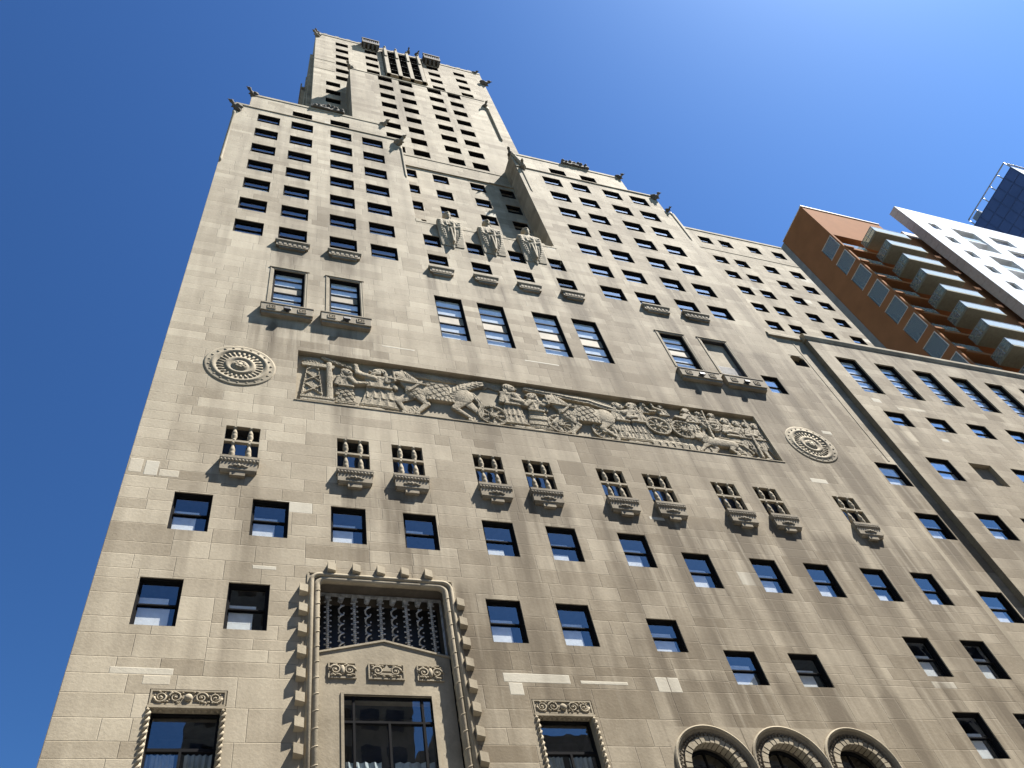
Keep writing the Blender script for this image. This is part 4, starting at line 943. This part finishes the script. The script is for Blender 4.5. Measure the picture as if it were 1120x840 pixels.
# ------------------------------------------------------------------ statues on the court wall
def statue(cx, beard):
    b = MB(); zb = 54.75; n = 28
    # robe: a shallow block that stands out most at the shoulders and runs out to a point on the wall
    prof = [(0, .42, .012), (.35, .80, .035), (.7, .89, .07), (1.3, .91, .13), (2.2, .92, .22), (3.0, .93, .30), (3.7, .95, .36), (4.02, .93, .38), (4.16, .80, .37), (4.27, .5, .34), (4.36, .3, .3)]
    vs = []
    for h, wx, dp in prof:
        for k in range(n):
            a = 2*math.pi*k/n; ca, sa = math.cos(a), math.sin(a); ex = .28
            vs.append((cx+wx*math.copysign(abs(ca)**ex, ca), -dp*(.5+.5*math.copysign(abs(sa)**ex, sa)), zb+h))
    fs = [(i*n+k, i*n+(k+1) % n, (i+1)*n+(k+1) % n, (i+1)*n+k) for i in range(len(prof)-1) for k in range(n)]
    fs += [tuple(reversed(range(n))), tuple(range((len(prof)-1)*n, len(prof)*n))]
    b.raw(vs, fs)
    def dep(h):
        for (h0, _, d0), (h1, _, d1) in zip(prof[:-1], prof[1:]):
            if h0 <= h <= h1: return d0+(d1-d0)*(h-h0)/(h1-h0)
        return .3
    yy = -.16; hz = zb+5.15
    b.cap((cx, yy, zb+4.2), (cx, yy, hz-.15), .22, .19); b.ell((cx, yy-.02, hz), (.29, .31, .43), 16)
    b.ell((cx, yy+.04, hz+.2), (.33, .32, .29), 14); b.ell((cx, yy+.1, hz), (.34, .26, .40), 14)
    b.prism([(cx-.055, hz-.1), (cx+.055, hz-.1), (cx+.035, hz+.13), (cx-.035, hz+.13)], yy-.42, yy-.2); b.ell((cx, yy-.28, hz+.15), (.24, .09, .05), 10)
    for s in (-1, 1): b.ell((cx+s*.12, yy-.29, hz+.05), (.055, .04, .03), 8); b.ell((cx+s*.30, yy, hz), (.05, .08, .1), 8); b.ell((cx+s*.17, yy-.22, hz-.08), (.09, .09, .1), 8)
    b.ell((cx, yy-.29, hz-.19), (.1, .05, .03), 8)
    if beard: b.cap((cx, yy-.2, hz-.28), (cx, yy-.24, hz-.62), .19, .08)
    else: b.ell((cx, yy-.16, hz-.3), (.16, .15, .12), 10)
    for s in (-1, 1):
        def at(px, h, out=.02): return (cx+s*px, -dep(h)-out, zb+h)
        b.cap(at(.66, 3.85, -.12), at(.62, 3.15, -.06), .17, .14); b.cap(at(.62, 3.15, -.06), at(.14, 2.9+s*.07, .0), .13, .085)
        for q in range(4): b.cap(at(.15, 2.81+s*.07+q*.055, .05), at(-.02, 2.81+s*.07+q*.055, .08), .032, .026, 7)
        b.cap(at(.13, 3.0+s*.07, .05), at(.03, 3.07+s*.07, .08), .034, .028, 7)
        # stepped cloak hem hanging from the shoulder, swinging in to the point
        for i in range(11):
            h0 = 3.9-.30*i; px = .78-.004*i*i-.03*max(0, i-6)
            b.tube([at(px+.10, h0, -.02), at(px-.07, h0-.12, .03), at(px-.02, h0-.27, .01)], [.05, .075, .045], 6)
        b.tube([at(.30, 4.1, -.04), at(.27, 3.3, .01), at(.20, 2.0, .03), at(.09, .9, .03), at(.02, .15, .02)], [.075, .08, .08, .06, .03], 7)
        b.tube([at(.50, 2.7, .0), at(.40, 1.7, .01), at(.20, .75, .02)], [.05, .05, .03], 7)
        for i in range(3): b.tube([at(.1+.13*i, 4.12-.02*i, -.02), at(.15+.14*i, 3.75, .01), at(.26+.12*i, 3.5, .0)], .04, 6)
    b.box(cx-.06, cx+.06, -.40, -.1, zb+.6, zb+2.75); b.box(cx-.2, cx+.2, -.46, -.3, zb+3.16, zb+3.24)
    return remesh(b, .04, disp=.008)
for cx, bd, lb in ((12.42, True, 'leftmost robed guardian statue'), (15.5, False, 'middle robed guardian statue'), (18.62, True, 'rightmost robed guardian statue')):
    statue(cx, bd).build('statue', 'carved', T, lb)

# ------------------------------------------------------------------ gargoyles, corner shafts, crests
def gargoyle(p, d, s=1.0, mat='dirty', name='gargoyle'):
    s *= .72; b = MB(); p = Vector(p); d = Vector(d).normalized(); u = Vector((0, 0, 1)); r = d.cross(u).normalized()
    q = lambda a, h, w=0: tuple(p+d*a*s+u*h*s+r*w*s)
    b.cap(q(-.3, -.1), q(.35, .15), .34*s, .30*s); b.cap(q(.3, .2), q(.7, .55), .24*s, .2*s); b.ell(q(.82, .65), (.26*s, .26*s, .23*s)); b.cap(q(.95, .62), q(1.3, .5), .14*s, .05*s)
    for w in (-1, 1):
        b.cap(q(.74, .82, w*.14), q(.6, .92, w*.2), .09*s, .05*s); b.ell(q(.95, .72, w*.14), (.06*s,)*3, 8)
        b.cap(q(.05, .1, w*.3), q(-.35, .42, w*.42), .22*s, .12*s); b.cap(q(-.1, .0, w*.3), q(-.5, .15, w*.4), .2*s, .12*s)
        b.cap(q(.3, -.05, w*.2), q(.55, -.35, w*.22), .13*s, .1*s)
    b.cap(q(-.3, -.5), q(.3, -.3), .3*s, .24*s)
    remesh(b, .07*s, disp=.04).build(name, mat, T)
def shaft(x, y, z0, z1, r=.13):
    b = MB(); b.lathe([(0, 0), (r*.4, .0), (r, .6), (r, z1-z0-.5), (r*1.25, z1-z0-.45), (r*1.3, z1-z0-.25), (r*1.05, z1-z0-.2), (r*1.5, z1-z0), (0, z1-z0)], (x, y, z0), n=14)
    b.build('corner_shaft', 'carved', T)
gargoyle((-3.75, -.15, 73.9), (-.9, -.5, 0), .95); shaft(-3.86, .0, 62, 73.2, .11)
gargoyle((-2.75, .0, 78.6), (-.8, -.6, 0), .9)
gargoyle((9.75, -.15, 74.2), (.6, -.8, 0), .95, 'weathered'); shaft(9.86, .02, 66.5, 73.4, .09)
gargoyle((8.6, 0, 78.6), (.7, -.7, 0), .75, 'weathered')
gargoyle((20.85, .1, 78.8), (-.5, -.8, 0), .8); gargoyle((21.35, -.1, 75.2), (-.3, -1, 0), .85, 'weathered'); shaft(21.2, .03, 69.5, 74.6, .09)
b = MB()
for i in range(9): t = i/8; b.ell((20.95+.5*t, -.08, 78.4-3.0*t), (.22, .2, .3), 8)
remesh(b, .08, disp=.06).build('carved_corner', 'carved', T)
gargoyle((34.85, -.1, 75.1), (.8, -.6, 0), .9); shaft(35.5, .02, 66, 72.0, .09); gargoyle((35.3, -.1, 72.3), (.7, -.7, 0), .55)
gargoyle((32.2, .0, 78.9), (.7, -.5, 0), .8)
gargoyle((2.7, 3.9, 122.2), (-.8, -.5, 0), 1.0, 'weathered'); gargoyle((2.75, 4.0, 123.9), (-.5, -.5, 0), .7); gargoyle((25.3, 4.0, 119.0), (.9, -.35, 0), 1.35); gargoyle((24.6, 4.1, 123.9), (.6, -.4, 0), .9)
gargoyle((6.35, 1.85, 102.2), (-.6, -.7, 0), .95, 'weathered'); gargoyle((21.9, 1.8, 99.6), (.3, -1, 0), .8); shaft(22.08, 1.83, 88, 99, .15)
gargoyle((15.0, 3.5, 124.0), (.0, -1, 0), .7); gargoyle((16.2, 3.5, 123.9), (.5, -1, 0), .7)
def crest(x0, x1, y, z, h):
    b = MB(); rg = random.Random(int(x0*7)); n = 7
    for i in range(n):
        t = (i+.5)/n; hh = h*(1-abs(t-.5)*1.1); b.ell((x0+(x1-x0)*t, y, z+hh*.45), ((x1-x0)/n*.75, .3, hh*.55), 8); b.ell((x0+(x1-x0)*t+rg.uniform(-.1, .1), y-.25, z+hh*.5+rg.uniform(-.2, .2)), (.18, .2, .2), 7)
    b.box(x0-.1, x1+.1, y-.3, y+.3, z-.1, z+.22)
    remesh(b, .07, disp=.07).build('crest', 'dirty', T)
crest(2.2, 5.0, .05, 78.8, 1.5); crest(26.2, 28.9, .05, 79.1, 1.4)
# flank balcony high on the left side
b = MB(); b.box(1.35, 1.87, 6.3, 8.4, 105.6, 106.0); b.box(1.35, 1.5, 6.3, 8.4, 106.0, 107.2); b.prism([(1.86, 105.6), (1.45, 105.6), (1.86, 104.4)], 6.5, 8.2); b.build('flank_balcony', 'weathered', T)

# ------------------------------------------------------------------ link bay and annex
Lk = Wall()
lh = [(x, x+w, z, z+h, .44) for x, z, w, h, *_ in win if x > XR]
Lk.panel((0, .06, 0), *FX, XR, 38.8, 0, 46.5, lh, (28.5, 33.4, 40.9), 31, -.2, sources=[(36.3, 38.0, 29.7, 2, .8), (36.3, 38, 34.1, 2, .8), (36.3, 37.5, 46.5, 7, .6)], regions=[(36, 37.6, 36.2, 46, -.18)])
Lk.panel((0, .06, 0), *FX, XR, 38.8, 46.5, 50.4, [(36.3, 37.46, 46.55, 47.95, .5)], (), 32, 0)
Lk.plain([(XR, .06, 50.4), (38.8, .06, 50.4), (38.8, 5, 50.4), (XR, 5, 50.4)])
Lk.build('link_wall', T, (37, 0, 0))
for x, z, w, h, kind, bl, bm in win:
    if x > XR: window(T, x, .06, z, w, h, kind, bl, bmat=bm)
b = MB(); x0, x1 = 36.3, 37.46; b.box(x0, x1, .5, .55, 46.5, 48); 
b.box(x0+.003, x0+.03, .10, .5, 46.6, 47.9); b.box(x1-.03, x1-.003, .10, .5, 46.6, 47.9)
b.build('niche_shade_lining', 'iron_and_shade', T)  # black back and side strips paint the shade inside the niche
b = MB(); pts = [(x0, 47.5)]+[((x0+x1)/2-.58*math.cos(math.pi*i/12), 47.5+.45*math.sin(math.pi*i/12)) for i in range(13)]+[(x1, 47.96), (x0, 47.96)]
b.prism(pts, .075, .16); b.build('niche_head', 'carved', T)
b = MB(); b.box(XR+.02, XR+.3, .02, .08, 0, 50.3); b.box(37.62, 37.72, .035, .08, 36.4, 50.3); b.build('pilaster', 'carved', T)
course(XR-.1, 38.7, 50.3, .5, .12)

A = thing('stone_annex', 'lower stone annex right of the hotel, with slender deep windows and a set back block', 'building', (50, 0, 0))
AY, AX0, AX1, AZT = -.32, 38.8, 64.0, 50.3
aw = []
for k in range(7):
    aw.append((40.2+3.485*k, 43.8, 1.82, 4.4, 'tall')); aw.append((40.32+3.49*k, 40.1, 1.72, 1.52, 'sash'))
    for z in (34.8, 29.8, 24.8, 19.8):
        if z == 34.8 and k == 1: continue
        aw.append((40.45+3.44*k, z, 1.82, 2.05, 'sash'))
Wa = Wall()
ah = [(x, x+w, z, z+h, .44 if k == 'sash' else .7) for x, z, w, h, k in aw]+[(43.87, 45.7, 34.8, 36.86, .3)]
asrc = [(x, x+w, z, 1.6, .5) for x, z, w, h, _ in aw]+[(AX0, AX1, 50.3, 2.2, .8), (39.2, 40.2, 40, 9, .9)]
Wa.panel((0, AY, 0), *FX, AX0, AX1, 0, AZT, ah, (28.2, 33.0, 38.4, 42.6), 41, -.14, [(40.2, 40.9, 42.6, 43.0, 1.28), (43.4, 44.0, 38.9, 39.2, 1.25), (43.0, 44.4, 42.2, 42.5, 1.22), (41.9, 42.4, 42.0, 42.3, 1.22)], asrc)
Wa.plain([(43.87, AY+.3, 34.8), (45.7, AY+.3, 34.8), (45.7, AY+.3, 36.86), (43.87, AY+.3, 36.86)], .4, .3)
Wa.panel((AX0, 0, 0), *SXL, AY, .6, 0, AZT, (), (), 42, -.55); Wa.panel((AX1, 0, 0), *SXR, AY, 5.4, 0, AZT, (), (), 43, -.05)  # left return darkened for weathering and to deepen its shade
Wa.plain([(AX0, AY, AZT), (AX1, AY, AZT), (AX1, 5.4, AZT), (AX0, 5.4, AZT)]); Wa.plain([(AX0, 5.4, 0), (AX1, 5.4, 0), (AX1, 5.4, AZT), (AX0, 5.4, AZT)])
# set back upper block
BX0, BX1, BYY, BZT = 36.0, 51.95, 3.0, 77.2
bw = [(x, z, 1.4, 1.5, 'sash') for x in (41.15, 43.5, 46.87, 49.88) for z in [57.65+3.08*k for k in range(5)]+[74.3]]
Wa.panel((0, BYY, 0), *FX, BX0, BX1, 50.2, BZT, [(x, x+w, z, z+h, .44) for x, z, w, h, _ in bw], (60.2, 66.3, 72.5), 44, -.08, sources=[(x, x+w, z, 1.2, .5) for x, z, w, h, _ in bw]+[(39, 41, 77, 10, .6)])
Wa.panel((BX0, 0, 0), *SXL, BYY, 5.4, 50, BZT, (), (), 45); Wa.panel((BX1, 0, 0), *SXR, BYY, 5.4, 50, BZT, (), (), 46)
Wa.plain([(BX0, BYY, BZT), (BX1, BYY, BZT), (BX1, 5.4, BZT), (BX0, 5.4, BZT)]); Wa.plain([(BX0, 5.4, 50), (BX1, 5.4, 50), (BX1, 5.4, BZT), (BX0, 5.4, BZT)])
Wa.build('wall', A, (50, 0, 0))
for x, z, w, h, k in aw: window(A, x, AY, z, w, h, 'tall' if k == 'tall' else 'sash', 'all' if k == 'tall' or z > 33 else rl(), name='tall_window' if k == 'tall' else 'window', dy=.06 if k == 'tall' else 0, gl='glass2' if 33 < z < 43 else 'glass')  # white blinds in the tall windows paint the bright sky reflection
for x, z, w, h, k in bw: window(A, x, BYY, z, w, h, k, random.choice([None, 'low', 'mid']), gl='glass2')
b = MB(); b.prism_x([(AY-.14, AZT+.12), (AY-.14, AZT+.38), (AY-.02, AZT+.55), (AY+.5, AZT+.55), (AY+.5, AZT-.2), (AY-.02, AZT-.2)], AX0-.1, AX1); b.build('coping', 'carved', A)
b = MB(); b.box(BX0, BX1+.05, BYY-.05, BYY+.4, BZT-.02, BZT+.35, .03); b.box(BX0, BX1, BYY-.03, BYY, 72.9, 73.05); b.build('coping', 'carved', A)

# ------------------------------------------------------------------ orange brown apartment building
O = thing('apartment_building', 'orange brown apartment tower with glazed corner loggias and a column of projecting balconies', 'apartment building', (78, 6, 0))
OX0, OX1, OY, OB, OZ = 70.15, 90.0, 6.0, 11.55, 104.1
tops = [95.2-4.02*k for k in range(13)]
def hole_wall(mb, fx, u0, u1, z0, z1, hs):
    us = sorted(set([u0, u1]+[h[0] for h in hs]+[h[1] for h in hs])); zs = sorted(set([z0, z1]+[h[2] for h in hs]+[h[3] for h in hs]))
    for a, b_ in zip(us[:-1], us[1:]):
        for c, d in zip(zs[:-1], zs[1:]):
            if any(h[0] <= a+1e-6 and h[1] >= b_-1e-6 and h[2] <= c+1e-6 and h[3] >= d-1e-6 for h in hs): continue
            mb.face([fx(a, c), fx(b_, c), fx(b_, d), fx(a, d)])
b = MB()
lg = [(OY+.28, 8.55, t-2.85, t) for t in tops]
hole_wall(b, lambda u, z: (OX0, u, z), OY, OB, 0, OZ, lg)
fh = [(OX0+.35, 76.3, t-3.55, t-.0) for t in tops]
hole_wall(b, lambda u, z: (u, OY, z), OX0, 83.5, 0, OZ, fh+[(76.3, 83.5, t-3.55, t) for t in tops])
b.face([(OX0, OY, OZ), (83.5, OY, OZ), (83.5, OB, OZ), (OX0, OB, OZ)]); b.face([(83.5, OY, OZ-2.2), (83.5, OB, OZ-2.2), (83.5, OB, OZ), (83.5, OY, OZ)])
b.face([(83.5, OY+.02, 0), (OX1, OY+.02, 0), (OX1, OY+.02, OZ-2.2), (83.5, OY+.02, OZ-2.2)]); b.face([(83.5, OY, OZ-2.2), (OX1, OY, OZ-2.2), (OX1, OB, OZ-2.2), (83.5, OB, OZ-2.2)])
b.face([(OX1, OY, 0), (OX1, OB, 0), (OX1, OB, OZ-2.2), (OX1, OY, OZ-2.2)])
for t in tops:                       # loggia floors and soffits, inner wall
    b.box(OX0+.02, 83.4, OY+.02, 8.9, t+.002, t+.465)
ow = b.build('wall', 'ochre', O)
b = MB(); b.box(OX0, OX1, OB, 40, 0, OZ-.2); b.box(OX0-.06, OX0-.0, OB+.0, 40, 0, OZ-.3); b.build('rear_wall', 'greyside', O)
b = MB(); b.box(OX0-.08, 83.6, OY-.1, OY+.3, OZ, OZ+.22); b.box(OX0-.08, OX0+.2, OY+.3, OB, OZ, OZ+.1); b.build('coping', 'ochre_trim', O)
for t in tops:
    g = MB(); g.box(OX0+.03, OX0+.055, OY+.3, 8.53, t-2.83, t-.02); gl = g.build('loggia_glass', 'loggiaglass', O)
    f = MB(); f.box(OX0-.03, OX0+.08, OY+.2, OY+.28, t-2.85, t); f.box(OX0-.02, OX0+.06, OY+.28, 8.55, t-.05, t); f.box(OX0-.02, OX0+.06, OY+.28, 8.55, t-2.85, t-2.8); f.build('frame', 'ochre_trim', gl)
    w_ = MB(); w_.box(OX0+.3, 83.4, 8.6, 8.7, t-3.55, t); wl = w_.build('inner_glazing', 'blueglass', O)
    f = MB()
    for x in [OX0+.4+1.5*i for i in range(9)]: f.box(x, x+.07, 8.5, 8.62, t-3.55, t)
    f.build('mullion', 'mullion', wl)
    g = MB(); g.box(OX0+.4, 74.2, OY+.05, OY+.075, t-3.55, t-2.4); g.build('guard_rail', 'loggiaglass', O)
    g = MB(); g.box(OX0+.0, OX0+1.3, OY-.2, OY-.003, t-3.95, t-3.6); g.build('slab_edge', 'ochre', O)
# projecting balconies: slab with glass guards
bz = [92.6-3.93*k for k in range(13)]
def apt_balcony(z):
    b = MB(); x0, x1, y0 = 74.35, 80.0, 3.5
    b.box(x0, x1, y0, OY-.003, z, z+.3); o = b.build('balcony', 'olive', O)
    r = MB(); zt = z+1.55
    r.box(x0+.02, x1-.02, y0+.02, y0+.045, z+.32, zt); sd = MB(); sd.box(x0+.02, x0+.045, y0+.05, OY, z+.32, zt); sd.build('side_guard', 'loggiaglass', o); r.box(x1-.045, x1-.02, y0+.05, OY, z+.32, zt); r.build('glass_guard', 'railglass', o)
    f = MB(); f.box(x0, x1, y0, y0+.07, zt, zt+.06); f.box(x0, x0+.07, y0+.07, OY, zt, zt+.06); f.box(x1-.07, x1, y0+.07, OY, zt, zt+.06)
    for i in range(5): xx = x0+.02+(x1-x0-.1)*i/4; f.box(xx, xx+.05, y0+.05, y0+.1, z+.3, zt)
    f.box(x0-.01, x0+.06, 4.7, 4.77, z+.3, zt); f.box(x0-.01, x0+.06, y0+.1, OY, z+.9, z+.96); f.build('handrail', 'mullion', o)
for z in bz: apt_balcony(z)

# ------------------------------------------------------------------ white framed block beside it
K = thing('white_apartment_block', 'white clad block with small square windows and deep loggias right of the orange brown tower', 'apartment building', (105, 4, 0))
KX0, KX1, KY, KT, KZ = 87.85, 135.0, 4.0, 1.35, 108.4
kh = []
for k in range(14):
    z = 101.9-4.5*k
    kh.append((90.75, 92.45, z, z+2.15, 'w')); kh.append((102.5, 106.6, z, z+2.5, 'w')); kh.append((110.2, 114.3, z, z+2.5, 'w')); kh.append((122, 126, z, z+2.5, 'w'))
for k in range(7): z = 97.2-9.0*k; kh.append((95.2, 99.7, z, z+6.9, 'l')); kh.append((116.2, 120.2, z, z+6.9, 'l'))
b = MB(); hole_wall(b, lambda u, z: (u, KY, z), KX0, KX1, 0, KZ, kh)
for h in kh:
    d = KY+(.35 if h[4] == 'w' else 2.4); a0, a1, z0, z1 = h[:4]
    b.face([(a0, KY, z0), (a0, d, z0), (a0, d, z1), (a0, KY, z1)]); b.face([(a1, KY, z0), (a1, d, z0), (a1, d, z1), (a1, KY, z1)]); b.face([(a0, KY, z0), (a1, KY, z0), (a1, d, z0), (a0, d, z0)]); b.face([(a0, KY, z1), (a1, KY, z1), (a1, d, z1), (a0, d, z1)])
b.face([(KX0, KY, KZ), (KX1, KY, KZ), (KX1, KY+KT, KZ), (KX0, KY+KT, KZ)]); b.face([(KX1, KY, 0), (KX1, KY+KT, 0), (KX1, KY+KT, KZ), (KX1, KY, KZ)])
b.build('wall', 'whiteclad', K)
b = MB()                                  # panelled edge
for k in range(72): b.box(KX0-.03, KX0+.0, KY+.01, KY+KT, KZ-1.5*(k+1)+.02, KZ-1.5*k-.02)
b.box(KX0+.001, KX0+.02, KY, KY+KT, 0, KZ); b.build('side_panels', 'beigepanel', K)
b = MB(); b.box(KX0+.8, KX1-1, KY+2.45, 30, 0, KZ-3.2); b.build('rear_wall', 'beigepanel', K)
for h in kh:
    a0, a1, z0, z1 = h[:4]
    if h[4] == 'w':
        b = MB(); n = 1 if a1-a0 < 2 else 3
        b.box(a0, a1, KY+.3, KY+.36, z0, z0+.07); b.box(a0, a1, KY+.3, KY+.36, z1-.07, z1)
        for i in range(n+1): x = a0+(a1-a0-.07)*i/n; b.box(x, x+.07, KY+.3, KY+.36, z0+.07, z1-.07)
        b.mi = 1; b.box(a0, a1, KY+1.0, KY+1.1, z0, z1)
        o = b.build('window', ['mullion', 'room'], K); p = MB(); p.face([(a0, KY+.33, z0), (a1, KY+.33, z0), (a1, KY+.33, z1), (a0, KY+.33, z1)]); p.build('pane', 'glass', o)
    else:
        b = MB(); b.box(a0, a1, KY+2.3, KY+2.4, z0, z1); zm = (z0+z1)/2; o = b.build('loggia', 'room', K)
        s = MB(); s.box(a0+.003, a1-.003, KY+.15, KY+2.3, zm-.15, zm+.15); s.build('floor_slab', 'whiteclad', o)
        g = MB(); g.box(a0+.01, a1-.01, KY+.2, KY+.225, zm+.16, zm+1.25); g.build('glass_guard', 'railglass', o)
        p = MB(); p.face([(a0, KY+2.29, z0), (a1, KY+2.29, z0), (a1, KY+2.29, z1), (a0, KY+2.29, z1)]); p.build('pane', 'glass', o)

# ------------------------------------------------------------------ blue glass tower far behind
B = thing('glass_tower', 'dark blue glass skyscraper with a pipe framed roof edge, at the far right', 'building', (210, 10, 0))
BXX, BY0, BY1, BZ_ = 191.3, 10.0, 60.0, 199.7
b = MB(); b.box(BXX, BXX+45, BY0, BY1, 0, BZ_); o = b.build('curtain_wall', 'bluespandrel', B)
f = MB()
for k in range(50): f.box(BXX-.1, BXX, BY0, BY1, BZ_-4*k-.2, BZ_-4*k)
for k in range(17): f.box(BXX-.14, BXX-.02, BY0+3*k, BY0+3*k+.2, 0, BZ_)
f.build('mullions', 'bluespandrel', o)
rg = random.Random(3); g = MB()
for k in range(46):
    for q in range(16):
        if rg.random() < .97: g.box(BXX-.05, BXX-.01, BY0+3*q+.25, BY0+3*q+2.95, BZ_-4*k-3.9, BZ_-4*k-.3)
g.build('glazing', 'bluepanel', o)
g = MB(); g.box(BXX, BXX+45, BY0-.1, BY0-.01, 0, BZ_); g.build('sunlit_front', 'whiteclad', B)  # white sheet paints sunlight onto the blue tower's front
f = MB(); zt = BZ_+3.0
f.tube([(BXX, BY0, zt), (BXX, BY0+17.5, zt)], .22, 6); f.tube([(BXX, BY0, zt), (BXX+45, BY0, zt)], .22, 6)
for i in range(6): f.tube([(BXX, BY0+3.5*i, BZ_), (BXX, BY0+3.5*i, zt)], .16, 6)
f.box(BXX+.2, BXX+2, BY0+14, BY0+16.6, BZ_, BZ_+2.3); f.build('roof_rail', 'mullion', B)

# ------------------------------------------------------------------ unseen street side: tower read from reflections, blocks added to cut sky fill
for (x0, x1, h, nm, lb) in ((-1, 21, 74, 'office_tower', 'tall dark office tower across the street, mirrored in the portal window'),
                            (21.5, 75, 50, 'added_block', 'long unseen block across the street, added to cut low sky light'),
                            (76, 150, 69, 'added_block', 'unseen block across the street, far to the right, added to darken reflections and sky fill'), (-70, -1.5, 34, 'added_block', 'low unseen block across the street, far to the left, added to cut sky fill')):
    Q = thing(nm, lb, 'building', ((x0+x1)/2, -52, 0))
    b = MB(); b.box(x0, x1, -75, -51, 0, h); b.box(x0+2, x1-2, -73, -53, h, h+3); b.build('wall', 'greyside', Q)
    f = MB(); n = int((x1-x0)/2.6)
    for k in range(int(h/4)-1):
        for i in range(n): xx = x0+.5+(x1-x0-1)*i/n; f.box(xx+.3, xx+2.2, -51, -50.97, 4+4*k, 6.3+4*k)
    o = f.build('windows', 'blueglass', Q); o['kind'] = 'stuff'
